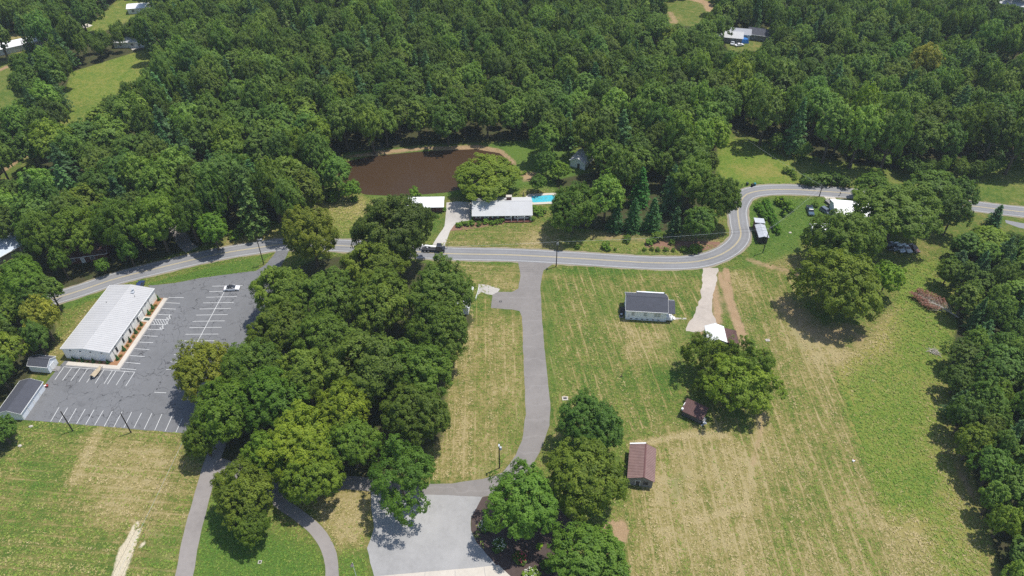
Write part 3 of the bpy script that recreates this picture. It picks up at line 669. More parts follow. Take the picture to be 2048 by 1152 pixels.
# long metal hall beside the parking lot; local x runs along the ridge (away from camera)
a_, b_ = U(226.4, 723.9), U(314.6, 597); LH = (b_ - a_).length; rzh = math.atan2((b_ - a_).y, (b_ - a_).x)
f_ = U(131.6, 719); WH = (a_ - f_).length
mid = (a_ + b_) / 2 + Vector((math.cos(rzh + math.pi / 2), math.sin(rzh + math.pi / 2), 0)) * WH / 2
hall = gable('metal_hall', 'long white metal building with low gable roof beside the marked parking lot', 'building', mid, rzh, LH, WH, 3.9, 4.75, CREAM, METALROOF, ov=.25, ovx=.25, ribs=.75, ribmat=RIBM, trim=True)
for ch in hall.children: 
    if ch.name.startswith('roof'): hroof = ch
# front (-y) faces the lot, left end (-x) faces the camera
for px, py in ((224, 700), (238, 681.5), (251.5, 660.5), (279, 634)):
    pass
for u in (-LH / 2 + 3.2, -LH / 2 + 6.9, -LH / 2 + 10.8, -LH / 2 + 15.6): window(hall, 'f', LH, WH, u, 1.0, .55, 1.5, STEELDK)
door(hall, 'f', LH, WH, -LH / 2 + 17.6, 1.9, 2.2, WHITE, 2)
door(hall, 'l', LH, WH, -(-WH / 2 + 2.6) * -1 + 0 if False else WH / 2 - 2.5, 1.9, 2.2, BLUEWHITE, 2)
for u in (-LH / 2 + 1.6, -LH / 2 + 9.0 + 3.2, -LH / 2 + 18.9, LH / 2 - 4.0):
    mb = MB(); wallbox(mb, 'f', LH, WH, u - .05, u + .05, .1, 3.8, .0, .1); mb.build('downspout', GREYWOOD, hall)
for u in (-LH / 2 + 3.0, -LH / 2 + 7.5, -LH / 2 + 14, LH / 2 - 6):
    mb = MB(); wallbox(mb, 'f', LH, WH, u - .18, u + .18, 3.2, 3.5, 0, .28); mb.build('wall_lamp', STEELDK, hall)
for u in (-4.5, -1.5, 1.5, 4.8):
    mb = MB(); wallbox(mb, 'l', LH, WH, u - .14, u + .14, 3.35, 3.6, 0, .22); mb.build('wall_lamp', STEELDK, hall)
mb = MB()
for k in range(int(LH / 1.1)):
    u = -LH / 2 + .5 + k * 1.1; wallbox(mb, 'f', LH, WH, u - .02, u + .02, .2, 3.75, -.01, .008)
for k in range(int(WH / 1.1)):
    u = -WH / 2 + .5 + k * 1.1; wallbox(mb, 'l', LH, WH, u - .02, u + .02, .2, 3.75, -.01, .008)
tag(mb.build('siding_rib', CREAM, hall), kind='stuff')
mb = MB(); mb.box((LH / 2 - 3.0, -2.2, 4.75), (.9, .9, .5)); v = mb.build('roof_vent', GALV, hroof)
mb = MB(); mb.cyl((LH / 2 - 2.4, -2.0, 5.1), .28, .7, 10); mb.cyl((LH / 2 - 2.4, -2.0, 5.5), .42, .18, 10); mb.build('vent_hood', GALV, v)
mb = MB(); mb.cyl((LH / 2 - 4.6, -3.6, 4.7), .06, .9, 8); mb.build('vent_pipe', STEELDK, hroof)
mb = MB(); mb.cyl((LH / 2 - 8, 3.6, 4.6), .07, .6, 8); mb.build('vent_pipe', STEELDK, hroof)
# walk, kerb and planting bed round the hall
def L2W(o, x, y): return (o.location.x + x * math.cos(o.rotation_euler[2]) - y * math.sin(o.rotation_euler[2]), o.location.y + x * math.sin(o.rotation_euler[2]) + y * math.cos(o.rotation_euler[2]))
def lpoly(o, pts): return [L2W(o, *p) for p in pts]
x0, x1, y0, y1 = -LH / 2, LH / 2, -WH / 2, WH / 2
walk = sheet('sidewalk', lpoly(hall, [(x1 + .4, y0 - 1.9), (x1 + .4, y0 - 3.2), (x0 - 2.6, y0 - 3.2), (x0 - 2.6, y1 - 1.2), (x0 - 1.3, y1 - 1.2), (x0 - 1.3, y0 - 1.9)]), CONCM, .15, True, thick=.15)
sheet('kerb', lpoly(hall, [(x1 + .4, y0 - 3.2), (x1 + .4, y0 - 3.55), (x0 - 2.95, y0 - 3.55), (x0 - 2.95, y1 - 1.2), (x0 - 2.6, y1 - 1.2), (x0 - 2.6, y0 - 3.2)]), CURBM, .13, True, thick=.13)
sheet('planting_bed', lpoly(hall, [(x1 + .4, y0), (x1 + .4, y0 - 1.9), (x0 - 1.3, y0 - 1.9), (x0 - 1.3, y1 - 3.6), (x0, y1 - 3.6), (x0, y0)]), plain('orange_brown_mulch', (.30, .16, .085), .95, .1, .25, 1.0, fine=.3), .06, True)
sheet('entrance_slab', lpoly(hall, [(x0 + 18.7, y0 - .02), (x0 + 18.7, y0 - 1.9), (x0 + 16.5, y0 - 1.9), (x0 + 16.5, y0 - .02)]), CONCM, .14, True)
mb = MB(); q = L2W(hall, x0 + 17.6, y0 - 1.3); mb.box((q[0], q[1], .165), (1.1, 1.8, .02), rzh); tag(mb.build('door_mat', plain('dark_green_mat', (.03, .07, .06), .9)), 'dark green door mat on the slab at the white double door', 'mat')
mb = MB(); q = L2W(hall, x0 - .75, y1 - 2.5); mb.box((q[0], q[1], .07), (1.1, 1.8, .02), rzh); tag(mb.build('door_mat', plain('dark_grey_mat', (.05, .05, .055), .9)), 'dark grey door mat below the end door of the white hall', 'mat')
for k in range(4):
    pass

# small white shed with charcoal roof
zS = lambda x, y: U(x / 6.78, 690 + y / 6.78)
s0, s1 = zS(430, 366), zS(690, 390); rzs = math.atan2((s1 - s0).y, (s1 - s0).x); Ls = (s1 - s0).length; Ws = 3.9
cs = (s0 + s1) / 2 + Vector((-math.sin(rzs), math.cos(rzs), 0)) * Ws / 2
shed = gable('garden_shed', 'small white shed with charcoal gable roof and wooden ramp', 'shed', cs, rzs, Ls, Ws, 2.7, 3.9, BLUEWHITE, DKROOF, ov=.18, ovx=.15)
door(shed, 'r', Ls, Ws, -.1, 1.7, 2.0, WHITE, 2, .15)
mb = MB(); mb.bx(-Ls / 2, Ls / 2, -Ws / 2 - .012, Ws / 2 + .012, 0, .22); mb.build('skid_base', DARKWOOD, shed)
mb = MB(); mb.hexa([(Ls / 2 + .12, -1.0, .0), (Ls / 2 + 1.5, -1.0, .0), (Ls / 2 + 1.5, 1.0, .0), (Ls / 2 + .12, 1.0, .0)], [(Ls / 2 + .12, -1.0, .26), (Ls / 2 + 1.5, -1.0, .05), (Ls / 2 + 1.5, 1.0, .05), (Ls / 2 + .12, 1.0, .26)]); mb.build('ramp', GREYWOOD, shed)
for s in (-1, 1):
    mb = MB(); mb.tube([(Ls / 2 + .2, s * 1.05, .9), (Ls / 2 + 1.5, s * 1.05, .75)], .05); mb.tube([(Ls / 2 + 1.45, s * 1.05, 0), (Ls / 2 + 1.45, s * 1.05, .8)], .05); mb.build('ramp_rail', DARKWOOD, shed)
# long storage shed with roll-up doors
l0, l1 = zS(330, 1018), zS(622, 592); rzl = math.atan2((l1 - l0).y, (l1 - l0).x); Ll = (l1 - l0).length; Wl = 6.0
cl = (l0 + l1) / 2 + Vector((-math.sin(rzl), math.cos(rzl), 0)) * Wl / 2
lsh = gable('storage_shed', 'long charcoal roofed shed with a row of pale blue roll-up doors', 'shed', cl, rzl, Ll, Wl, 2.6, 3.7, WHITE, DKROOF, ov=.25, ovx=.2)
for k in range(4):
    u = -Ll / 2 + Ll * (k + .5) / 4; door(lsh, 'f', Ll, Wl, u, Ll / 4 - .55, 2.1, BLUEWHITE, 1)
door(lsh, 'l', Ll, Wl, -.8, .9, 2.0, GREYWOOD)
# little heap of red cans by the storage shed
cart = thing('hand_cart', 'small red hand cart with pale load parked at the end of the long storage shed', 'cart', U(92.5, 774), .4)
mb = MB(); mb.bx(-.6, .6, -.35, .35, .3, .42); mb.bx(-.58, .58, -.34, -.3, .42, .75); mb.bx(-.58, .58, .3, .34, .42, .75); mb.build('tray', RED, cart)
mb = MB(); mb.box((-.1, 0, .55), (.6, .45, .25), .2); mb.build('load', WHITE, cart)
mb = MB(); mb.tube([(.6, 0, .4), (1.2, 0, .9)], .03); mb.build('handle', STEELDK, cart)
for sx in (-.4, .4):
    for sy in (-.38, .38): mb = MB(); mb.cyl((sx, sy, .17), .17, .08, 12, 'y'); mb.build('wheel', BLACK, cart)

# white house in the middle lawn
h0, h1 = U(1250.5, 638.4), U(1328.5, 642.2); rw = R(-5.0); Lw = 12.0; Ww = 7.6
ex = Vector((math.cos(rw), math.sin(rw), 0)); ey = Vector((-ex.y, ex.x, 0))
cw = h0 + ex * Lw / 2 + ey * Ww / 2
wh = gable('white_house', 'white clapboard house with charcoal shingle roof standing alone on the striped lawn', 'house', cw, rw, Lw, Ww, 3.9, 5.9, LAP, DKROOF, ov=.35, ovx=.3, yr=.3, base=(plain('painted_block_skirt', (.80, .83, .86), .8, .3, .05), .75))
for u in (-3.9, -.3, 2.8, 3.75): window(wh, 'f', Lw, Ww, u, 1.75, .8, 1.45, TRIM, False, True, PALEGLASS)
for k in range(6):
    mb = MB(); wallbox(mb, 'f', Lw, Ww, -4.6 + k * 1.62, -3.95 + k * 1.62, .3, .62, 0, .05); mb.build('skirt_vent', STEELDK, wh)
mb = MB(); wallbox(mb, 'f', Lw, Ww, .35, .43, .2, 3.6, 0, .09); mb.build('downspout', TRIM, wh)
mb = MB(); wallbox(mb, 'f', Lw, Ww, -5.3, -5.05, 1.3, 1.75, 0, .14); mb.build('electric_meter', GALV, wh)
window(wh, 'l', Lw, Ww, .8, 1.75, .8, 1.4)
# rear wing
mb = MB(); mb.bx(-2.4, 5.7, Ww / 2, Ww / 2 + 1.9, 0, 3.25); mb.build('rear_wing_wall', LAP, wh)
mb = MB(); g = (5.9 - 3.9) / (Ww / 2 - .3); yb = Ww / 2 + 2.2; zb = 3.9 - g * 2.2 + .16
mb.hexa([(-2.7, Ww / 2 - .2, 3.9 + .13), (6.0, Ww / 2 - .2, 3.9 + .13), (6.0, yb, zb - .1), (-2.7, yb, zb - .1)], [(-2.7, Ww / 2 - .2, 4.21), (6.0, Ww / 2 - .2, 4.21), (6.0, yb, zb + .06), (-2.7, yb, zb + .06)]); mb.build('rear_roof', DKROOF, wh)
mb = MB(); mb.bx(-2.7, 6.0, yb, yb + .12, zb - .1, zb + .05); mb.build('gutter', TRIM, wh)
# porch on the end
mb = MB(); mb.bx(Lw / 2, Lw / 2 + 2.1, -Ww / 2, -Ww / 2 + 4.6, .55, .75); mb.build('porch_floor', WHITE, wh)
yp0, yp1 = -Ww / 2, -Ww / 2 + 4.6; ypm = -Ww / 2 + 3.4
mb = MB(); X0, X1 = Lw / 2 - .2, Lw / 2 + 2.4
for (ya, za, yc, zc) in ((yp0 - .35, 3.55, ypm, 4.9), (yp1 + .3, 4.25, ypm, 4.9)):
    mb.hexa([(X0, ya, za), (X1, ya, za), (X1, yc, zc), (X0, yc, zc)], [(X0, ya, za + .16), (X1, ya, za + .16), (X1, yc, zc + .16), (X0, yc, zc + .16)])
mb.build('porch_roof', DKROOF, wh)
mb = MB(); mb.bx(X0, X1, yp1 + .3, yp1 + .42, 4.2, 4.38); mb.bx(X1 - .05, X1 + .03, yp0 - .3, yp1 + .3, 3.5, 3.66); mb.build('porch_fascia', TRIM, wh)
for yy in (yp0 + .1, yp0 + 2.3, yp1 - .1):
    mb = MB(); mb.bx(Lw / 2 + 1.9, Lw / 2 + 2.05, yy - .08, yy + .08, .75, 3.6); mb.build('porch_post', WHITE, wh)
mb = MB()
for z in (.95, 1.6): mb.bx(Lw / 2 + .05, Lw / 2 + 1.95, yp0 + .02, yp0 + .08, z, z + .07)
for k in range(10): mb.bx(Lw / 2 + .1 + k * .19, Lw / 2 + .14 + k * .19, yp0 + .03, yp0 + .07, .75, 1.6)
mb.build('porch_rail', WHITE, wh)
for k in range(3): mb = MB(); mb.bx(Lw / 2 + 2.1 + .3 * k, Lw / 2 + 2.4 + .3 * k, yp0 + .9, yp0 + 2.2, 0, .56 - .18 * k); mb.build('porch_step', WHITE, wh)
door(wh, 'r', Lw, Ww, -1.6, .9, 2.0, WHITE, 1, .78)
p0 = L2W(wh, Lw / 2 + 3.0, yp0 + 1.6)
mb = MB()
stones = sheet('stepping_walk', [L2W(wh, Lw / 2 + 2.9, yp0 + 1.2), L2W(wh, Lw / 2 + 6.4, yp0 + 1.5), L2W(wh, Lw / 2 + 6.4, yp0 + 2.2), L2W(wh, Lw / 2 + 2.9, yp0 + 2.0)], OLDCONC, .016, True)
# side landing and heat pump at the other end of the white house
mb = MB(); mb.bx(-Lw / 2 - 1.5, -Lw / 2, -.9, .9, .6, .75); mb.build('back_landing', DARKWOOD, wh)
for k in range(3): mb = MB(); mb.bx(-Lw / 2 - 1.5, -Lw / 2 - .4, -1.2 - .3 * k, -.9 - .3 * k, 0, .56 - .18 * k); mb.build('back_step', DARKWOOD, wh)
hp = thing('heat_pump', 'dark round heat pump unit beside the white house end wall', 'air conditioner', (*L2W(wh, -Lw / 2 - 1.2, -2.7), 0), 0)
mb = MB(); mb.box((0, 0, .05), (1.1, 1.1, .1)); mb.build('pad', OLDCONC, hp); mb = MB(); mb.cyl((0, 0, .55), .42, .9, 16); mb.build('casing', STEELDK, hp); mb = MB(); mb.cyl((0, 0, 1.02), .36, .06, 16); mb.build('fan_grille', GALV, hp)

# ranch house
r0 = U(947, 440.5); rr = R(1.4); Lr = 20.3; Wr = 9.2
ex = Vector((math.cos(rr), math.sin(rr), 0)); ey = Vector((-ex.y, ex.x, 0)); cr = r0 + ex * Lr / 2 + ey * Wr / 2
ranch = gable('ranch_house', 'long brick ranch house with pale grey roof and columned front porch', 'house', cr, rr, Lr, Wr, 2.75, 4.7, BRICK, GREYROOF, ov=.9, ovx=.45)
for u, w in ((-Lr / 2 + 1.7, .9), (-Lr / 2 + 4.6, .8), (-Lr / 2 + 7.7, 1.5)): window(ranch, 'f', Lr, Wr, u, .95, w, 1.15, TRIM, True)
mb = MB(); wallbox(mb, 'f', Lr, Wr, Lr / 2 - 9.2, Lr / 2 - .1, .45, 2.6, 0, .03); mb.build('porch_wall', WHITE, ranch)
for u in (Lr / 2 - 8.2, Lr / 2 - 4.8, Lr / 2 - 1.4): window(ranch, 'f', Lr, Wr + .06, u, 1.0, 1.2, 1.2, TRIM)
door(ranch, 'f', Lr, Wr + .07, Lr / 2 - 6.5, .95, 2.0, DARKWOOD, 1, .5)
mb = MB(); mb.bx(Lr / 2 - 9.3, Lr / 2, -Wr / 2 - 1.9, -Wr / 2 - .05, 0, .45); mb.build('porch_floor', BRICK, ranch)
for k in range(4):
    u = Lr / 2 - 7.0 + k * 2.3; mb = MB(); mb.bx(u - .09, u + .09, -Wr / 2 - 1.6, -Wr / 2 - 1.42, .45, 2.45); mb.build('porch_column', WHITE, ranch)
mb = MB(); mb.bx(1.6, 3.4, 1.2, 2.3, 3.6, 5.6); ch_ = mb.build('chimney', BRICK, ranch); mb = MB(); mb.bx(1.45, 3.55, 1.05, 2.45, 5.6, 5.78); mb.build('chimney_cap', CONCM, ch_)
mb = MB(); mb.cyl((-6.2, -2.4, 4.1), .07, 1.1, 8); mb.build('vent_pipe', STEELDK, ranch)
# brick garage with white roof
gr = gable('brick_garage', 'brick garage with flat looking bright white roof beside the concrete drive', 'garage', (-30.9, 218.6), R(1.5), 12.2, 5.4, 2.6, 3.2, BRICK, plain('white_roof_coating', (.80, .80, .80), .6), ov=.5, ovx=.5)
door(gr, 'f', 12.2, 5.4, 1.0, 1.7, 2.1, TANW, 1); mb = MB(); wallbox(mb, 'f', 12.2, 5.4, -4.6, -.6, .05, 2.2, -.2, .03); mb.build('carport_opening', STEELDK, gr)
mb = MB(); mb.hexa([(-.95, -3.15, 2.58), (-.85, -3.15, 2.58), (-.85, 0, 3.3), (-.95, 0, 3.3)], [(-.95, -3.15, 2.64), (-.85, -3.15, 2.64), (-.85, 0, 3.38), (-.95, 0, 3.38)]); mb.build('roof_joint', GREYROOF, gr)
# swimming pool
pool = thing('swimming_pool', 'turquoise swimming pool with pale deck beside the ranch house', 'pool', (0, 0, 0))
pc = U(1086, 398); pw, pd = 9.0, 4.2; 
def waterblue():
    t = NT('turquoise_pool_water', .05, .5); n = t.noise(.8, 3); t.bump(t.noise(2, 2), .05, .03); return t.out(t.mix(n, (.05, .40, .52), (.10, .52, .62)))
pool.location = (pc.x, pc.y, 0); pool.rotation_euler = (0, 0, R(5))
def oct_(a, b, k=.75): return [(-a + k, -b), (a - k, -b), (a, -b + k), (a, b - k), (a - k, b), (-a + k, b), (-a, b - k), (-a, -b + k)]
inn, out_ = oct_(pw / 2, pd / 2), [(-6.2, -3.5), (6.4, -3.5), (6.4, 3.6), (-6.2, 3.6)]
mb = MB(); o8 = oct_(6.2, 3.4, 1.4)
vs = [(p[0], p[1], .16) for p in inn] + [(p[0], p[1], .16) for p in o8] + [(p[0], p[1], 0) for p in o8]
mb.add(vs, [[i, (i + 1) % 8, 8 + (i + 1) % 8, 8 + i] for i in range(8)] + [[8 + i, 8 + (i + 1) % 8, 16 + (i + 1) % 8, 16 + i] for i in range(8)]); mb.build('pool_deck', CONCM, pool)
mb = MB(); mb.prism(oct_(pw / 2 + .02, pd / 2 + .02), .04, .1); mb.build('pool_water', waterblue(), pool)
fen = thing('pool_fence', 'dark post and rail fence round the pool deck end', 'fence', (pc.x, pc.y, 0), R(5))
for k in range(7):
    mb = MB(); mb.bx(-6.9, -6.8, -3.6 + k * 1.2, -3.5 + k * 1.2, 0, 1.3); mb.build('fence_post', DARKWOOD, fen)
for z in (.35, .75, 1.15):
    mb = MB(); mb.bx(-6.88, -6.82, -3.6, 3.7, z, z + .1); mb.build('fence_rail', DARKWOOD, fen)
# grey-roofed outbuilding behind the ranch trees
ob = gable('grey_outbuilding', 'small pale outbuilding with grey gable roof half hidden behind trees by the pond meadow', 'shed', U(1160, 337) + Vector((1.0, 4, 0)), R(62), 8.5, 6.2, 2.8, 4.3, BLUEWHITE, GREYROOF, ov=.3, ovx=.3)
door(ob, 'l', 8.5, 6.2, .4, 1.0, 2.1, STEELDK)

# red-brown metal roofed shed near the camera
ra = U(1285, 921, 0); 
mbx = U(1287, 888, 4.1); mby = U(1283, 954, 4.1); rz = math.atan2((mby - mbx).y, (mby - mbx).x)
Lq = (mby - mbx).length - .5; cq = (mbx + mby) / 2
rs = gable('red_roof_shed', 'old wooden shed with red brown ribbed metal roof beside the big oaks', 'shed', (cq.x, cq.y), rz + math.pi, Lq, 5.9, 2.9, 4.1, GREYWOOD, REDRUST, ov=.35, ovx=.35, yr=-.6, ribs=.45, ribmat=plain('rusty_seams', (.13, .062, .058), .7), trim=False)
window(rs, 'l', Lq, 5.9, -.9 if False else 1.3, 1.0, .9, 1.0, DARKWOOD); door(rs, 'l', Lq, 5.9, -.6, 1.0, 2.0, DARKWOOD)
mb = MB(); mb.bx(Lq / 2 + .28, Lq / 2 + .62, -.7, 3.3, 3.35, 3.45)
mb = MB(); mb.hexa([(Lq / 2 + .36, -.6, 4.05), (Lq / 2 + .72, -.6, 4.05), (Lq / 2 + .72, 3.3, 2.95), (Lq / 2 + .36, 3.3, 2.95)], [(Lq / 2 + .36, -.6, 4.3), (Lq / 2 + .72, -.6, 4.3), (Lq / 2 + .72, 3.3, 3.2), (Lq / 2 + .36, 3.3, 3.2)]); mb.build('white_edge_sheet', TRIM, rs)
# brown lean-to shed under the walnut
bz = R(-33); bs = gable('brown_roof_shed', 'dark wooden shed with brown metal roof and stacked junk under the walnut tree', 'shed', U(1384, 842) + Vector((.9, 2.2, 0)), bz, 5.4, 4.2, 2.3, 3.3, DARKWOOD, RUST, ov=.5, ovx=.3, yr=1.1, ribs=.6, trim=False)
mb = MB(); wallbox(mb, 'f', 5.4, 4.2, -2.2, .2, .1, 1.9, -.1, .03); mb.build('dark_opening', STEELDK, bs)
for k in range(4): mb = MB(); wallbox(mb, 'f', 5.4, 4.2, -2.6 + k * .02, 2.4, .5 + k * .45, .62 + k * .45, 0, .06); mb.build('board', GREYWOOD, bs)
mb = MB(); mb.box((-2.75, -2.25, 2.75), (.5, .55, .5)); mb.build('chimney_box', WHITE, bs)
mb = MB(); mb.bx(-3.0, -2.86, -1.2, 1.0, 2.75, 3.1); mb.build('edge_flashing', TRIM, bs)
jk = thing('scrap_pile', 'grey heap of scrap metal stacked at the end of the brown roofed shed', 'scrap', U(1405, 846), .3)
rg = random.Random(4)
for k in range(9): mb = MB(); mb.box((rg.uniform(-.8, .8), rg.uniform(-.8, .8), .15 + .16 * k), (rg.uniform(.5, 1.3), rg.uniform(.3, .8), .2), rg.uniform(0, 3)); mb.build('scrap_piece', [GALV, DARKWOOD, GREYWOOD][k % 3], jk)
# barn at the end of the gravel drive
bn = gable('open_barn', 'barn with bright white metal roof and brown lean-to at the gravel drive end', 'barn', (58.9, 151.3), R(-93 + 180), 6.0, 5.2, 3.3, 4.4, plain('faded_blue_grey_boards', (.30, .33, .36), .85), plain('white_metal_roofing', (.78, .78, .77), .5), ov=.2, ovx=.25, ribs=.55, ribmat=TRIM, trim=False)
mb = MB(); mb.hexa([(-3.1, -2.75, 3.12), (3.0, -2.75, 3.12), (2.6, -6.3, 2.45), (-2.6, -6.3, 2.45)], [(-3.1, -2.75, 3.24), (3.0, -2.75, 3.24), (2.6, -6.3, 2.57), (-2.6, -6.3, 2.57)]); lt = mb.build('lean_to_roof', RUST, bn)
mb = MB()
for k in range(11): mb.hexa([(-3.1 + k * .6 - .03, -2.95, 3.23), (-3.1 + k * .6 + .03, -2.95, 3.23), ((-3.1 + k * .6) * .85 + .03, -6.5, 2.56), ((-3.1 + k * .6) * .85 - .03, -6.5, 2.56)], [(-3.1 + k * .6 - .03, -2.95, 3.28), (-3.1 + k * .6 + .03, -2.95, 3.28), ((-3.1 + k * .6) * .85 + .03, -6.5, 2.61), ((-3.1 + k * .6) * .85 - .03, -6.5, 2.61)])
tag(mb.build('roof_rib', RUST, lt), kind='stuff')
for xx in (-2.5, 0, 2.5): mb = MB(); mb.bx(xx - .08, xx + .08, -6.45, -6.3, 0, 2.45); mb.build('post', DARKWOOD, bn)
mb = MB(); mb.bx(-2.4, 2.4, -6.2, -6.1, .8, 1.0); mb.build('rail', GREYWOOD, bn)
mb = MB(); mb.bx(-2.5, -.5, -5.6, -3.4, 0, 1.3); mb.build('stored_crate', DARKWOOD, bn)
# roadside stand in the bend
st0 = U(1519, 472); stz = R(-93 + 180)
sd = gable('roadside_stand', 'narrow shelter with pale steel roof in two steps inside the road bend', 'shelter', (85.1, 201.6), R(87), 7.0, 3.0, 2.5, 2.95, DARKWOOD, GALV, ov=.25, ovx=.25, ribs=.6, ribmat=GALV, trim=False)
mb = MB(); mb.bx(3.9, 6.1, -1.45, 1.45, 0, 3.1); mb.build('rear_room', plain('brown_boards', (.16, .09, .075), .9), sd)
mb = MB(); mb.hexa([(3.6, -1.75, 3.1), (6.4, -1.75, 3.1), (6.4, 1.75, 3.35), (3.6, 1.75, 3.35)], [(3.6, -1.75, 3.22), (6.4, -1.75, 3.22), (6.4, 1.75, 3.47), (3.6, 1.75, 3.47)]); mb.build('rear_roof', GALV, sd)
mb = MB(); wallbox(mb, 'l', 7.0, 3.0, -1.2, 1.2, .9, 2.1, -.1, .03); mb.build('counter_opening', STEELDK, sd)
# white-roofed house across the bend, partly behind the oak
fh = gable('bright_roof_house', 'house with glaring white roof beside parked cars behind the big oak', 'house', U(1712, 440) + Vector((-1, 3, 0)), R(-8), 13, 9, 2.8, 4.4, BLUEWHITE, plain('glaring_white_roof', (.82, .82, .82), .55), ov=.4, ovx=.4)
window(fh, 'l', 13, 9, 0, 1, 1, 1.1); window(fh, 'f', 13, 9, -3, 1, 1, 1.1); mb = MB(); mb.cyl((-2, -1.5, 4.2), .08, .8, 8); mb.build('vent_pipe', STEELDK, fh)
fh2 = gable('white_annex', 'second white roof glimpsed through the leaves of the wide oak', 'house', U(1795, 447), R(-4), 13, 8, 2.8, 4.2, BLUEWHITE, plain('white_annex_roof', (.80, .80, .80), .55), ov=.4, ovx=.4)
wp = gable('white_shelter', 'small white topped shelter showing at the edge of the oak crown near the parked pickup', 'shelter', U(1640, 466), R(0), 7, 4, 2.3, 2.8, WHITE, plain('white_shelter_roof', (.80, .80, .80), .55), ov=.2, ovx=.2)
# house hidden under the oak grove
hg = gable('grove_house', 'grey roofed white house almost hidden under the oak grove', 'house', U(915, 612) + Vector((0, 1, 0)), R(84), 9, 8, 3.0, 4.6, WHITE, GREYROOF, ov=.3, ovx=.3)
hr_ = thing('white_railing', 'white railing beside the branch path at the grove edge', 'railing', U(955, 590), R(80))
for k in range(6): mb = MB(); mb.bx(-2.6 + k, -2.5 + k, -.05, .05, 0, 1.1); mb.build('post', WHITE, hr_)
for z in (.5, 1.05): mb = MB(); mb.bx(-2.6, 2.5, -.04, .04, z, z + .08); mb.build('rail', WHITE, hr_)
# brick house among the roadside trees, buildings far off
bh = gable('wooded_brick_house', 'brick house with brown roof shaded by tall trees across the road', 'house', U(165, 522) + Vector((0, 3, 0)), R(14), 15, 8, 2.8, 4.8, BRICK, RUST, ov=.4, ovx=.4)
window(bh, 'f', 15, 8, -3, 1, 1.2, 1.2); window(bh, 'f', 15, 8, 3, 1, 1.2, 1.2); door(bh, 'f', 15, 8, 0, 1, 2, WHITE)
def far_house(label, px, py, rz, L, W, he, hr, wall, roof, name='far_house', cat='house'):
    h = gable(name, label, cat, U(px, py), rz, L, W, he, hr, wall, roof, ov=.4, ovx=.4)
    for u in (-L * .28, L * .1): window(h, 'f', L, W, u, 1, 1.1, 1.1)
    door(h, 'f', L, W, L * .32, 1.0, 2.0, GREYWOOD); return h
far_house('pale blue roofed building with dark walls at the wood edge', 8, 508, R(58), 13, 9, 2.8, 3.9, GREYWOOD, plain('pale_blue_metal_roof', (.50, .56, .62), .5), 'blue_roof_building', 'building')
far_house('long white poultry barn in the far clearing beyond the meadow', 52, 94, R(35), 34, 8, 3, 4.4, WHITE, plain('white_barn_roof', (.78, .78, .78), .55), 'long_barn', 'barn')
far_house('small white building at the top of the far hay field', 283, 22, R(12), 12, 7, 3, 4, WHITE, plain('white_far_roof', (.78, .78, .78), .55), 'far_building', 'building')
far_house('grey roofed farmhouse at the head of the sloping meadow', 266, 88, R(4), 15, 9, 3, 5.5, WHITE, GREYROOF)
far_house('house with grey roof poking out of the wood above the pond', 540, 140, R(25), 15, 10, 3.5, 8.5, GREYWOOD, GREYROOF)
far_house('tan roofed house deep in the far wood', 1012, 14, R(5), 14, 9, 3, 5, BRICK, plain('tan_roof', (.42, .36, .33), .9))
far_house('brown house at the edge of the far lawn', 1100, 20, R(-8), 13, 9, 3, 5, BRICK, RUST)
far_house('grey house in the far clearing with a blue tarpaulin beside it', 1458, 80, R(-12), 12, 8, 3, 4.6, GREYWOOD, GREYROOF)
far_house('flat pale roofed house beside the blue tarpaulin', 1478, 74, R(-12), 10, 7, 3, 4.4, WHITE, plain('pale_far_roof', (.33, .34, .37), .8))
far_house('dark roofed house past the clearing with the tarpaulin', 1520, 76, R(-20), 12, 8, 3, 4.8, GREYWOOD, DKROOF)
far_house('red sided building with white roof at the wood edge far off', 2038, 248, R(-38), 18, 8, 3, 4.4, plain('barn_red_boards', (.28, .06, .04), .8), plain('white_red_barn_roof', (.78, .78, .78), .55), 'red_barn', 'barn')
far_house('white house glimpsed between tree crowns', 1794, 246, R(-15), 10, 7, 4.5, 9, WHITE, plain('white_glimpsed_roof', (.8, .8, .8), .55))
mb = MB(); p = U(1486, 84); mb.hexa([(p.x - 2.5, p.y - 2, .05), (p.x + 2.5, p.y - 2, .05), (p.x + 2.5, p.y + 2, .05), (p.x - 2.5, p.y + 2, .05)], [(p.x - 1.8, p.y - 1.3, 1.8), (p.x + 2.0, p.y - 1.4, 2.0), (p.x + 1.8, p.y + 1.3, 1.7), (p.x - 1.7, p.y + 1.4, 2.1)]); tag(mb.build('blue_tarpaulin', plain('bright_blue_tarp', (.03, .16, .45), .5)), 'bright blue tarpaulin over a heap between far houses', 'tarpaulin')
mb = MB()
for k in range(3): pass
for px, py, L_, W_, l in ((1990, 10, 30, 14, 'long grey roofed works building on the far horizon edge'), (2035, 20, 26, 12, 'second grey roofed works building nearer the frame corner'), (2030, 2, 24, 12, 'grey works building behind the other two on the far edge')):
    far_house(l, px, py, R(-30), L_, W_, 4, 5.5, WHITE, GREYROOF, 'works_building', 'building')
strip('far_road', catmull(arr([(1085, 55), (1100, 66), (1115, 74), (1130, 78)]), 3), -2.5, 2.5, CONCM, .02)
strip('far_road', catmull(arr([(1555, -20), (1562, 0), (1575, 22)]), 3), -3, 3, CONCM, .02)
strip('far_road', catmull(arr([(150, 56), (165, 54), (180, 49)]), 3), -2.5, 2.5, CONCM, .02)
strip('far_road', catmull(arr([(262, 98), (280, 93), (310, 86)]), 3), -2.0, 2.0, CONCM, .02)
strip('woodland_drive', catmull(arr([(385, 500), (372, 490), (360, 470), (350, 450), (352, 420)]), 2), -2.2, 2.2, LANEM, .018)

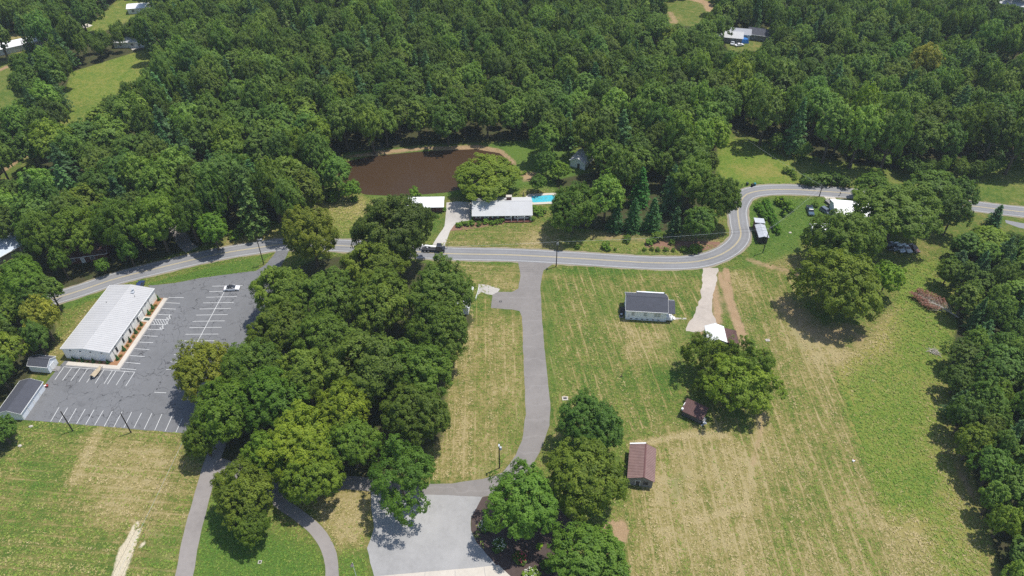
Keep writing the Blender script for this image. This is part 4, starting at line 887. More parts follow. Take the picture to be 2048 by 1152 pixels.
# ------------------------------------------------------------------ vehicles
def wheel(root, x, y, r=.34, w=.24):
    mb = MB(); mb.cyl((x, y, r), r, w, 14, 'y'); t = mb.build('wheel', BLACK, root)
    mb = MB(); mb.cyl((x, y, r), r * .6, w + .02, 12, 'y'); mb.build('rim', RIM, t)
def car(name, label, cat, loc, rz, paintm, kind='sedan', L=4.7, W=1.85, roofm=None, group=None):
    c = thing(name, label, cat, loc, rz, group); h = L / 2; roofm = roofm or paintm
    P = {'sedan': ([(-h, .35), (-h, .78), (-h + .15, .92), (-h + .9, .98), (h - 1.35, .95), (h - .2, .78), (h, .6), (h, .32)], (-h + .75, -h + 1.55, h - 2.15, h - 1.25), .97, 1.45),
         'suv': ([(-h, .38), (-h, .95), (-h + .12, 1.02), (h - 1.25, 1.05), (h - .15, .92), (h, .75), (h, .36)], (-h + .1, -h + .5, h - 1.95, h - 1.2), 1.03, 1.72),
         'pickup': ([(-h, .45), (-h, 1.08), (h - 1.45, 1.08), (h - .15, .98), (h, .8), (h, .42)], (-h + 1.9, -h + 2.15, h - 2.05, h - 1.4), 1.07, 1.78)}[kind]
    prof, (a, b, d, e), zb, zt = P
    mb = MB(); w = W / 2
    n = len(prof); ys = (-w, -w + .06, w - .06, w)
    def inset(k): return [(x, (z if z < .5 else z - (.06 if k in (0, 3) else 0))) for x, z in prof]
    vs = []; 
    for k, y in enumerate(ys): vs += [(x, y, z) for x, z in inset(k)]
    fs = [list(range(n)), [3 * n + i for i in range(n)][::-1]]
    for k in range(3): fs += [[k * n + i, k * n + (i + 1) % n, (k + 1) * n + (i + 1) % n, (k + 1) * n + i] for i in range(n)]
    mb.add(vs, fs); mb.build('body', paintm, c)
    mb = MB(); w1, w2 = w - .07, w - .24
    mb.hexa([(a, -w1, zb - .03), (e, -w1, zb - .03), (e, w1, zb - .03), (a, w1, zb - .03)], [(b, -w2, zt - .06), (d, -w2, zt - .06), (d, w2, zt - .06), (b, w2, zt - .06)]); mb.build('window', GLASS, c)
    mb = MB(); mb.hexa([(b - .06, -w2 - .03, zt - .07), (d + .06, -w2 - .03, zt - .07), (d + .06, w2 + .03, zt - .07), (b - .06, w2 + .03, zt - .07)], [(b + .1, -w2 + .1, zt), (d - .1, -w2 + .1, zt), (d - .1, w2 - .1, zt), (b + .1, w2 - .1, zt)]); mb.build('roof', roofm, c)
    for s in (-1, 1):
        mb = MB()
        for xa, xb in ((a, b), (e, d), ((a + e) / 2, (b + d) / 2)): mb.tube([(xa, s * (w1 + .005), zb - .02), (xb, s * (w2 + .01), zt - .06)], .05, 4)
        mb.build('pillar', paintm, c)
    if kind == 'pickup':
        mb = MB(); mb.bx(-h + .12, -h + 1.8, -w + .16, w - .16, 1.085, 1.095); mb.build('load_bed', BLACK, c)
        for s in (-1, 1): mb = MB(); mb.bx(-h + .05, -h + 1.85, s * (w - .08) - .07, s * (w - .08) + .07, 1.05, 1.2); mb.build('bed_side', paintm, c)
    r = .34 if kind == 'sedan' else .38
    for x in (-h + .9, h - .9):
        for s in (-1, 1): wheel(c, x, s * (w - .1), r)
    for s in (-1, 1):
        mb = MB(); mb.bx(h - .08, h + .015, s * (w - .32) - .2, s * (w - .32) + .2, .62, .76); mb.build('headlight', LAMPW, c)
        mb = MB(); mb.bx(-h - .015, -h + .08, s * (w - .28) - .18, s * (w - .28) + .18, .68, .84); mb.build('tail_light', LAMPR, c)
    return c
car('white_car', 'white car with a black roof parked across the upper stall lines', 'car', U(464.5, 579), R(4), CAR_WHITE, 'sedan', 4.8, 1.85, CAR_BLACK)
car('blue_car', 'dark blue car tucked behind the far end of the metal hall', 'car', U(281, 574.5), R(94), CAR_NAVY, 'suv')
car('teal_pickup', 'dark teal pickup parked on the grass inside the road bend', 'pickup', U(1619.5, 424), R(-97), CAR_TEAL, 'pickup', 5.6, 2.0)
car('slate_car', 'slate grey car next to the low trailer near the white roof', 'car', U(1651, 425), R(-62), CAR_GREY, 'suv', 4.7)
car('black_car', 'black car at the corner of the white roofed house', 'car', U(1671, 409), R(170), CAR_BLACK, 'sedan')
g_ = 'old cars parked in the oak shade'
car('silver_car', 'silver car with the longer bonnet in the oak shade row', 'car', U(1797, 497), R(-80), CAR_SILVER, 'sedan', 5.2, 1.9, group=g_)
car('silver_car', 'silver car beside the maroon wreck in the oak shade row', 'car', U(1812, 499), R(-80), CAR_SILVER, 'sedan', 4.6, 1.8, group=g_)
car('grey_car', 'dark grey car between the silver car and the black pickup under the oak', 'car', U(1785, 495), R(-82), CAR_GREY, 'sedan', 4.6, 1.8, group=g_)
car('black_pickup', 'black pickup deepest in the oak shade beside the dark grey car', 'pickup', U(1774, 493), R(-82), CAR_BLACK, 'pickup', 5.3, 1.9, group=g_)
car('maroon_car', 'faded maroon car at the sunny end of the shaded row', 'car', U(1827, 499), R(-78), CAR_RUST, 'sedan', 4.5, 1.8, group=g_)
def vsmall(label, px, py, rz, m, kind='sedan'): return car('far_car', label, 'car', U(px, py), rz, m, kind)
vsmall('white car in the far clearing below the blue tarpaulin', 1478, 92, R(20), CAR_WHITE)
vsmall('silver car in the far clearing beside the grey house', 1465, 88, R(70), CAR_SILVER)
# low trailer
tr = thing('utility_trailer', 'low grey flat trailer standing on the pale far driveway', 'trailer', U(1661, 410), R(-70))
mb = MB(); mb.bx(-2.6, 2.6, -1.0, 1.0, .55, .7); mb.build('deck', GREYWOOD, tr)
for s in (-1, 1):
    mb = MB(); mb.bx(-2.6, 2.6, s * 1.02 - .04, s * 1.02 + .04, .7, .95); mb.build('side_rail', STEELDK, tr)
    for x in (-.5, .4): wheel(tr, x, s * 1.15, .32, .2)
mb = MB(); mb.tube([(2.6, -.7, .6), (3.8, 0, .5), (2.6, .7, .6)], .05); mb.build('drawbar', STEELDK, tr)
# flatbed truck on the main road
tk = thing('flatbed_truck', 'black truck with a white tilted bed on the main road by the tall oak', 'truck', U(872, 503) + Vector((-1.0, .4, 0)), R(-3))
mb = MB(); mb.bx(-3.6, 3.0, -.95, .45, .75, 1.1); mb.build('chassis', STEELDK, tk)
mb = MB(); mb.hexa([(1.3, -1.1, .7), (3.2, -1.1, .7), (3.2, 1.1, .7), (1.3, 1.1, .7)], [(1.35, -1.0, 2.6), (2.75, -1.0, 2.6), (2.75, 1.0, 2.6), (1.35, 1.0, 2.6)]); cab = mb.build('cab', CAR_BLACK, tk)
mb = MB(); mb.hexa([(2.7, -.95, 1.65), (3.05, -.95, 1.65), (3.05, .95, 1.65), (2.7, .95, 1.65)], [(2.6, -.9, 2.45), (2.83, -.9, 2.45), (2.83, .9, 2.45), (2.6, .9, 2.45)]); mb.build('windscreen', GLASS, cab)
mb = MB(); mb.bx(3.2, 4.1, -1.0, 1.0, .7, 1.5); mb.build('bonnet', CAR_BLACK, tk)
mb = MB(); mb.hexa([(-4.2, .3, 1.9), (1.1, .3, 1.25), (1.1, .95, 1.25), (-4.2, .95, 1.9)], [(-4.2, .3, 2.0), (1.1, .3, 1.35), (1.1, .95, 1.35), (-4.2, .95, 2.0)]); mb.build('bed', WHITE, tk)
mb = MB(); mb.tube([(-1.5, 0, .95), (-2.4, 0, 1.65)], .12); mb.build('bed_ram', GALV, tk)
for s in (-1, 1):
    for x in (3.4, -1.4, -2.6): wheel(tk, x, s * .95, .5, .35)
    mb = MB(); mb.bx(4.1, 4.14, s * .7 - .15, s * .7 + .15, .9, 1.1); mb.build('headlight', LAMPW, tk)
# covered boat
bt0, bt1 = U(186, 757), U(203, 738); bo = thing('covered_boat', 'small boat under a tan cover on its trailer in a marked stall', 'boat', (bt0 + bt1) / 2, math.atan2((bt1 - bt0).y, (bt1 - bt0).x)); bo.scale = (.84, .80, .84)
def hullrings(zs, k):
    pass
mb = MB(); secs = [(-2.2, .95, 1.05), (-1.2, 1.0, 1.0), (0, 1.0, 1.0), (1.1, .82, 1.05), (1.9, .4, 1.12), (2.35, .05, 1.18)]
vs = []
for x, w, z in secs: vs += [(x, -w, z), (x, -w * .7, .55 + .1 * max(0, x / 2)), (x, 0, .45 + .2 * max(0, x / 2)), (x, w * .7, .55 + .1 * max(0, x / 2)), (x, w, z)]
mb.add(vs, [[i * 5 + k, i * 5 + k + 1, i * 5 + k + 6, i * 5 + k + 5] for i in range(5) for k in range(4)] + [[0, 1, 2, 3, 4]]); mb.build('hull', WHITE, bo)
mb = MB(); vs = []; rg = random.Random(2)
for x, w, z in secs: vs += [(x, -w - .04, z - .05), (x, -w * .55, z + rg.uniform(.2, .4)), (x, 0, z + rg.uniform(.35, .62)), (x, w * .55, z + rg.uniform(.2, .4)), (x, w + .04, z - .05)]
mb.add(vs, [[i * 5 + k, i * 5 + k + 1, i * 5 + k + 6, i * 5 + k + 5] for i in range(5) for k in range(4)] + [[4, 3, 2, 1, 0]]); mb.build('cover', TARP, bo)
mb = MB(); mb.box((-2.5, 0, .95), (.35, .4, .7)); mb.bx(-2.6, -2.45, -.08, .08, .3, .7); mb.build('outboard_motor', BLACK, bo)
mb = MB(); mb.tube([(-2.2, -.75, .42), (1.6, -.7, .42), (3.0, 0, .42)], .05); mb.tube([(-2.2, .75, .42), (1.6, .7, .42), (3.0, 0, .42)], .05); mb.tube([(-.6, -1, .35), (-.6, 1, .35)], .04); mb.build('trailer_frame', STEELDK, bo)
for s in (-1, 1): wheel(bo, -.6, s * 1.1, .3, .2)

# ------------------------------------------------------------------ poles, wires, small things
def pole(label, base, top, arm=True, lamp=False, transformer=False, name='utility_pole', group=None, armdir=0.0):
    b = U(*base); hs = [h for h in np.arange(3, 16, .05)]
    h = min(hs, key=lambda z: abs(proj(b.x, b.y, z)[1] - top[1]))
    o = thing(name, label, 'pole', b, armdir, group)
    mb = MB(); mb.tube([(0, 0, -.3), (0, 0, h)], [.17, .12], 8); mb.build('shaft', POLEM, o)
    if arm:
        mb = MB(); mb.bx(-1.1, 1.1, -.06, .06, h - .75, h - .62); mb.build('crossarm', POLEM, o)
        for x in (-1, -.4, .4, 1): mb = MB(); mb.cyl((x, 0, h - .53), .05, .18, 6); mb.build('insulator', GALV, o)
    if lamp:
        mb = MB(); mb.tube([(0, 0, h - .3), (.0, -.6, h - .1), (0, -1.1, h - .1)], .05, 6); mb.build('lamp_arm', GALV, o); mb = MB(); mb.box((0, -1.3, h - .12), (.3, .6, .18)); mb.build('lamp_head', GALV, o)
    if transformer: mb = MB(); mb.cyl((.35, 0, h - 1.7), .28, .9, 12); mb.build('transformer', GALV, o)
    o['height'] = float(h); return o
gp = 'dark poles along the lower lot edge'
pA = pole('dark pole at the lot edge nearer the storage shed', (146, 862), (122.3, 823), False, group=gp)
pB = pole('dark pole at the lot edge nearer the oaks', (262.3, 865.3), (240.7, 827.3), False, group=gp)
pC = pole('utility pole on the green bank by the lot entrance', (528, 529), (516, 479), True, True, armdir=R(100))
pD = pole('utility pole at the junction of driveway and road', (1112.3, 533.3), (1115, 480.7), True, False, True, armdir=R(80))
pF = pole('utility pole leaning beside the road bend near the steel roofed stand', (1525.5, 505.6), (1540.5, 454.3), True, armdir=R(60))
pG = pole('utility pole on the verge by the pale far driveway', (1638.3, 392.8), (1645.7, 369.2), True, armdir=R(100))
pH = pole('utility pole at the top corner of the grass field', (1444.7, 280), (1450, 246.7), True, armdir=R(20))
pI = pole('pale pole behind the road beside the dark hedge', (1659, 376), (1663, 350), False)
pE = pole('lamp pole on the lawn where the driveway meets the oaks', (999, 936), (1001, 888), False, False, True, 'lamp_post')
h_ = pE['height']; mb = MB(); mb.box((0, -.35, h_ - .1), (.35, .7, .22)); mb.tube([(0, 0, h_ - .15), (0, -.5, h_ - .05)], .05); mb.build('lamp_head', GALV, pE)
pJ = pole('utility pole standing out of sight among the grove trees', (420, 845), (412, 800), True, armdir=R(15)); pK = pole('utility pole just beyond the lower lawn edge', (232, 1290), (205, 1235), True, armdir=R(15))
def wires(label, p, q, offs=(-1, 0, 1), sag=.9, dz=-.5):
    o = thing('power_line', label, 'power line', p.location)
    for k in offs:
        a = Vector((p.location.x + k * math.cos(p.rotation_euler[2]), p.location.y + k * math.sin(p.rotation_euler[2]), p['height'] + dz)); b = Vector((q.location.x + k * math.cos(q.rotation_euler[2]), q.location.y + k * math.sin(q.rotation_euler[2]), q['height'] + dz))
        mb = MB(); mb.tube([a.lerp(b, i / 14) - Vector((0, 0, sag * 4 * (i / 14) * (1 - i / 14))) - p.location for i in range(15)], .022, 4); mb.build('wire', STEELDK if k else GALV, o)
wires('power line from the junction pole to the pole in the road bend', pD, pF); wires('power line from the junction pole to the lot entrance pole', pC, pD, sag=2.2)
wires('power line from the road bend pole towards the far driveway', pF, pG); wires('power line crossing the lower lawn beside the lane', pJ, pK); wires('power line up to the field corner pole', pG, pH, (0,))
# bins, mailbox, covers
def bin_(label, px, py, m):
    o = thing('wheelie_bin', label, 'bin', U(px, py), R(20)); mb = MB(); mb.box((0, 0, .5), (.6, .7, .95), 0, 1.15); mb.build('bin_body', m, o); mb = MB(); mb.box((0, 0, 1.02), (.74, .84, .09)); mb.build('lid', m, o)
    for s in (-1, 1): mb = MB(); mb.cyl((s * .3, .3, .12), .12, .07, 10, 'x'); mb.build('bin_wheel', BLACK, o)
bin_('teal wheelie bin on the far verge of the bend', 1509, 371, plain('teal_plastic', (.03, .17, .20), .5)); bin_('black wheelie bin beside the teal one on the verge', 1504, 373, BLACK)
bin_('dark bin on the grass verge past the tree by the bend', 1494, 370, plain('dark_green_plastic', (.03, .05, .04), .5))
def mailbox(label, px, py):
    o = thing('mailbox', label, 'mailbox', U(px, py), R(90)); mb = MB(); mb.bx(-.06, .06, -.06, .06, 0, 1.1); mb.build('post', GREYWOOD, o)
    mb = MB(); mb.bx(-.3, .3, -.13, .13, 1.1, 1.25); mb.tube([(-.3, 0, 1.25), (.3, 0, 1.25)], .13, 10); mb.build('box', BLACK, o); mb = MB(); mb.bx(.1, .22, .13, .15, 1.25, 1.5); mb.build('flag', RED, o)
mailbox('black mailbox at the mouth of the concrete driveway', 894.5, 497); mailbox('dark mailbox on the verge near the pale far driveway', 1679, 391.5)
def cover(name, label, px, py, w, d, frame, lid, z=.12):
    o = thing(name, label, 'cover', U(px, py), R(3)); mb = MB(); t = w * .2
    mb.bx(-w / 2, w / 2, -d / 2, -d / 2 + t, 0, z); mb.bx(-w / 2, w / 2, d / 2 - t, d / 2, 0, z); mb.bx(-w / 2, -w / 2 + t, -d / 2 + t, d / 2 - t, 0, z); mb.bx(w / 2 - t, w / 2, -d / 2 + t, d / 2 - t, 0, z); mb.build('concrete_rim', frame, o)
    mb = MB(); mb.bx(-w / 2 + t, w / 2 - t, -d / 2 + t, d / 2 - t, 0, z - .03); mb.build('lid', lid, o)
cover('drain_box', 'square concrete drain box with dark grate on the lawn beside the driveway', 1130, 797, 1.6, 1.3, CONCM, STEELDK)
cover('utility_box', 'small square box cover on the green lawn inside the curved path', 520, 1124.5, .8, .8, OLDCONC, STEELDK)
cover('well_cover', 'pale square cover on the tan field beyond the barn tracks', 1535, 681, 1.2, .9, CONCM, GREYWOOD, .2)
cover('drain_grate', 'black drain grate in the asphalt branch of the driveway', 1001, 603, .9, .7, STEELDK, BLACK, .05)
vv = thing('valve_head', 'white capped valve head standing in the tan field by the bright strip', 'valve', U(1706.5, 922.5)); mb = MB(); mb.box((0, 0, .2), (.55, .5, .4), .4); mb.build('valve_box', WHITE, vv); mb = MB(); mb.cyl((.1, .1, .5), .12, .3, 8); mb.build('valve_cap', RED, vv)
pp = thing('lawn_post', 'thin rusty post standing in the middle of the striped lawn', 'post', U(1243, 753)); mb = MB(); mb.tube([(0, 0, 0), (0, 0, 2.2)], .06, 6); mb.build('shaft', plain('rusty_post', (.22, .12, .05), .8), pp); mb = MB(); mb.bx(-.35, .35, -.04, .04, .1, .2); mb.bx(-.04, .04, -.35, .35, .1, .2); mb.build('foot', STEELDK, pp)
for k, (px, py, lb) in enumerate(((62, 853, 'pale stone on dry grass close to the storage shed gable'), (40, 892, 'pale stone on dry grass under the corner tree'), (1580, 466, 'pale stone in the lush grass below the parked pickup'))):
    mb = MB(); p = U(px, py); mb.ball((p.x, p.y, .12), (.55, .4, .25), 8, 5, .2); tag(mb.build('field_stone', CONCM), lb, 'stone')
# flagpole
fp = thing('flagpole', 'white flagpole with a limp striped flag at the lawn edge', 'flagpole', U(714, 1158)); 
mb = MB(); mb.tube([(0, 0, 0), (0, 0, 7.0)], [.07, .04], 8); mb.build('pole', WHITE, fp); mb = MB(); mb.ball((0, 0, 7.08), (.1, .1, .1)); mb.build('finial', TANW, fp)
mb = MB(); nu, nv = 13, 8; vs = []
for j in range(nv + 1):
    for i in range(nu + 1):
        u = j / nv; v = i / nu
        vs.append((.05 - u * .75, .16 * math.sin(u * 7 + v * 2), 6.8 - v * 1.15 - u * u * 1.1))
mb.v = vs
for j in range(nv):
    for i in range(nu):
        mb.f.append([j * (nu + 1) + i, j * (nu + 1) + i + 1, (j + 1) * (nu + 1) + i + 1, (j + 1) * (nu + 1) + i]); mb.mi.append(2 if (j < 3 and i < 7) else (0 if i % 2 == 0 else 1))
mb.build('flag', [RED, WHITE, NAVY], fp)
# ------------------------------------------------------------------ vegetation
def leaf_mesh(name, P, N, S, tone, mat, aspect=.62, extra=None):
    """one small rhombus per leaf clump; P centres, N normals, S sizes"""
    n = len(P); rnd = np.random.normal(size=(n, 3))
    A = np.cross(N, rnd); A /= np.linalg.norm(A, axis=1)[:, None] + 1e-9; B = np.cross(N, A)
    S = S[:, None]
    V = np.stack([P + A * S * .5, P + B * S * .5 * aspect, P - A * S * .5, P - B * S * .5 * aspect], 1).reshape(-1, 3)
    m = bpy.data.meshes.new(name); m.vertices.add(4 * n); m.vertices.foreach_set('co', V.astype(np.float32).ravel())
    m.loops.add(4 * n); m.loops.foreach_set('vertex_index', np.arange(4 * n)); m.polygons.add(n)
    m.polygons.foreach_set('loop_start', np.arange(0, 4 * n, 4)); m.polygons.foreach_set('loop_total', np.full(n, 4)); m.update(calc_edges=True)
    at = m.attributes.new('tone', 'FLOAT', 'FACE'); at.data.foreach_set('value', np.clip(tone, 0, 1).astype(np.float32))
    m.materials.append(mat); return m
def unit(v): return v / (np.linalg.norm(v, axis=-1, keepdims=True) + 1e-9)
def crown(name, Rr, Hc, boughs, subs, leaves, size, mat=LEAF, seed=1, lobes=.16, low=-.45, fill=.25, br=(.20, .34), point=0.0, holes=0.0):
    """crown of radius Rr, height Hc, its centre at the origin: boughs > clumps > leaves"""
    r = np.random.RandomState(seed); st = np.random.get_state(); np.random.seed(seed)
    d = []; k = 0
    while len(d) < boughs:
        v = unit(r.normal(size=3)); k += 1
        if v[2] < low: continue
        if all(np.dot(v, w) < 1 - 1.6 / boughs for w in d) or k > boughs * 60: d.append(v)
    d = np.array(d); ph = r.uniform(0, 6.28, 6)
    az = np.arctan2(d[:, 1], d[:, 0]); lob = 1 + lobes * (np.sin(az * 2 + ph[0]) * .6 + np.sin(az * 3 + ph[1] + d[:, 2] * 2) * .7 + r.uniform(-.6, .6, boughs))
    rad = r.uniform(*br, boughs) * Rr
    Bc = d * np.array([Rr, Rr, Hc / 2]) * lob[:, None] * r.uniform(.66, .80, boughs)[:, None]
    if point: Bc[:, :2] *= (1 - point * np.clip((Bc[:, 2:3] / (Hc / 2) + .6) / 1.6, 0, 1))
    nin = int(boughs * fill); Bi = unit(r.normal(size=(nin, 3))) * np.array([Rr, Rr, Hc / 2]) * r.uniform(.2, .55, (nin, 1))
    Bc = np.concatenate([Bc, Bi]); rad = np.concatenate([rad, np.full(nin, .26 * Rr)]); lobt = r.uniform(0, 1, len(Bc))
    Pn, Nn, T = [], [], []
    for b in range(len(Bc)):
        out = unit(Bc[b] * np.array([1, 1, .8]) + np.array([0, 0, .35 * Rr]))
        sd = unit(r.normal(size=(subs, 3)) + out * .75)
        sc_ = Bc[b] + sd * rad[b] * r.uniform(.65, 1.08, (subs, 1)); stn = r.uniform(0, 1, subs)
        sr = rad[b] * .34
        for s in range(subs):
            ld = unit(r.normal(size=(leaves, 3)) + sd[s] * .55 + np.array([0, 0, .25]))
            Pn.append(sc_[s] + ld * sr * r.uniform(.45, 1.1, (leaves, 1))); Nn.append(unit(ld * .5 + sd[s] * .6 + out * .35 + np.array([.12, .06, .55]) + r.normal(size=(leaves, 3)) * .34))
            T.append(.42 * lobt[b] + .22 * stn[s] + .36 * r.uniform(0, 1, leaves))
    P, N, T = np.concatenate(Pn), np.concatenate(Nn), np.concatenate(T)
    m = leaf_mesh(name, P, N, size * r.uniform(.65, 1.3, len(P)), T, mat); np.random.set_state(st); return m
def pine_crown(name, Rr, Hc, tiers, per, leaves, size, seed=1, droop=.15, mat=NEEDLE, taper=1.0, bottom=.0):
    r = np.random.RandomState(seed); st = np.random.get_state(); np.random.seed(seed); Pn, Nn, T = [], [], []
    for t in range(tiers):
        f = t / (tiers - 1); z = -Hc / 2 + Hc * f; rr = Rr * ((1 - f) ** taper * .95 + .07) * r.uniform(.8, 1.12)
        k = max(3, int(per * (1 - .55 * f)))
        for j in range(k):
            a = 2 * math.pi * (j + r.uniform(-.3, .3)) / k + t * 1.3; L = rr * r.uniform(.7, 1.12); tn = r.uniform(0, 1)
            u = r.uniform(.12, 1, leaves) ** .7; wdt = L * .26 * (1.1 - u * .6)
            w = r.normal(size=leaves) * wdt * .55; h = r.normal(size=leaves) * Hc / tiers * .16
            up = .16 * L * u - droop * L * u * u
            P = np.stack([np.cos(a) * L * u - np.sin(a) * w, np.sin(a) * L * u + np.cos(a) * w, z + up + h], 1)
            Pn.append(P); Nn.append(unit(np.array([np.cos(a) * .35, np.sin(a) * .35, 1.0]) + r.normal(size=(leaves, 3)) * .45)); T.append(.5 * tn + .5 * r.uniform(0, 1, leaves))
    P, N, T = np.concatenate(Pn), np.concatenate(Nn), np.concatenate(T)
    m = leaf_mesh(name, P, N, size * r.uniform(.6, 1.3, len(P)), T, mat, .5); np.random.set_state(st); return m
def trunk_mesh(name, H, r0, seed=1, limbs=6, top=.8, mat=BARK):
    rg = random.Random(seed); mb = MB(); mb.tube([(0, 0, -.3), (0, 0, H * .12), (rg.uniform(-.2, .2), rg.uniform(-.2, .2), H * .45), (rg.uniform(-.3, .3), rg.uniform(-.3, .3), H * top)], [r0 * 1.35, r0, r0 * .75, r0 * .22], 8)
    for k in range(limbs):
        a = k * 2.4 + rg.uniform(-.4, .4); z = H * rg.uniform(.28, .6); L = H * rg.uniform(.22, .34)
        mb.tube([(0, 0, z), (math.cos(a) * L * .5, math.sin(a) * L * .5, z + L * .45), (math.cos(a) * L, math.sin(a) * L, z + L * .8)], [r0 * .45, r0 * .3, r0 * .08], 5)
    return mb.mesh(name, mat)
# prototypes: (crown mesh, radius, height of crown, crown base share)
PROT = {}
for k in range(5):
    PROT['oak', k] = (crown('oak_crown', 8, 11.5, 62, 12, 34, .46, seed=20 + k, lobes=.18, br=(.17, .29)), 8, 11.5)
for k in range(3):
    PROT['open', k] = (crown('open_crown', 8, 9.5, 34, 13, 36, .46, seed=40 + k, lobes=.34, low=-.6, fill=.15, br=(.17, .30)), 8, 9.5)
for k in range(6):
    PROT['wood', k] = (crown('wood_crown', 6, 10, 40, 9, 19, .64, seed=60 + k, lobes=.15, low=-.35, point=.22 if k % 2 else .0, br=(.22, .36)), 6, 10)
for k in range(3):
    PROT['tall', k] = (crown('tall_crown', 5, 13, 42, 9, 18, .62, seed=80 + k, lobes=.14, point=.5, br=(.20, .36)), 5, 13)
for k in range(3):
    PROT['pine', k] = (pine_crown('pine_crown', 5, 15, 13, 9, 26, .95, seed=100 + k, taper=.8), 5, 15)
for k in range(2):
    PROT['cedar', k] = (pine_crown('cedar_crown', 3.2, 10, 22, 12, 15, .60, seed=110 + k, taper=.75, droop=.05), 3.2, 10)
for k in range(3):
    PROT['bush', k] = (crown('bush_crown', 1.5, 2.6, 16, 7, 11, .34, seed=120 + k, lobes=.12, low=-.8, br=(.26, .42)), 1.5, 2.6)
PROT['cone', 0] = (pine_crown('cone_crown', .62, 1.9, 12, 9, 9, .26, seed=130, taper=.9), .62, 1.9)
TRUNK = {k: trunk_mesh('trunk', 20, .45, 5 + k) for k in range(3)}
TRUNKP = trunk_mesh('conifer_trunk', 20, .32, 9, 0, .96)
SMALLT = trunk_mesh('stem', 2.0, .06, 3, 3, .7)
TRUNK_H = 20.0
rt = random.Random(11)
def plant(kind, x, y, rad, H, label, cat='tree', name=None, tint=(1, 1, 1), group=None, frac=None, var=None):
    """a tree of total height H and crown radius rad standing at x, y"""
    ks = [k for k in PROT if k[0] == kind]; m, r0, h0 = PROT[kind, var if var is not None else rt.randrange(len(ks))]
    frac = frac or {'oak': .78, 'open': .74, 'wood': .76, 'tall': .84, 'pine': .90, 'cedar': .97, 'bush': 1.0, 'cone': 1.0}[kind]
    t = thing(name or {'oak': 'oak_tree', 'open': 'walnut_tree', 'wood': 'broadleaf_tree', 'tall': 'poplar_tree', 'pine': 'pine_tree', 'cedar': 'cedar_tree', 'bush': 'shrub', 'cone': 'conical_shrub'}[kind], label, cat, (x, y, 0), rt.uniform(0, 6.28), group)
    c = link('crown', m, t); hc = H * frac; c.scale = (rad / r0 * rt.uniform(.94, 1.06), rad / r0 * rt.uniform(.94, 1.06), hc / h0); c.location = (0, 0, H - hc / 2)
    c.color = (*tint, 1)
    if cat == 'tree':
        q = link('trunk', TRUNKP if kind in ('pine', 'cedar') else TRUNK[rt.randrange(3)], t); s = H / TRUNK_H; q.scale = (s, s, s * .92)
    elif kind == 'bush':
        q = link('stem', SMALLT, t); s = H / 2.6; q.scale = (s, s, s)
    return t
OCC = []
def at(kind, px, py, wpx, H, label, tint=(1, 1, 1), cat='tree', **kw):
    """plant by the crown's centre and width as the photograph shows them"""
    if 'big round shadow' in label or 'near the white roof' in label: kw['frac'] = .93; kw['var'] = 2
    frac = kw.get('frac') or {'oak': .78, 'open': .74, 'wood': .76, 'tall': .84, 'pine': .90, 'cedar': .97, 'bush': 1.0, 'cone': 1.0}[kind]
    p = U(px, py, H - H * frac / 2); rad = wpx / 2 / pxscale(p) * .93
    if kind in ('oak', 'open'): tint = (tint[0] * .98, tint[1] * .92, tint[2] * .80)
    OCC.append((p.x, p.y, rad)); return plant(kind, p.x, p.y, rad, H, label, cat, tint=tint, **kw)
OLIVE, YEL, BLUEG, DARK, BRIGHT, PALE = (1.25, 1.02, .8), (1.55, 1.35, .85), (.85, 1.05, 1.15), (.78, .80, .8), (1.35, 1.32, 1.0), (1.3, 1.3, 1.35)
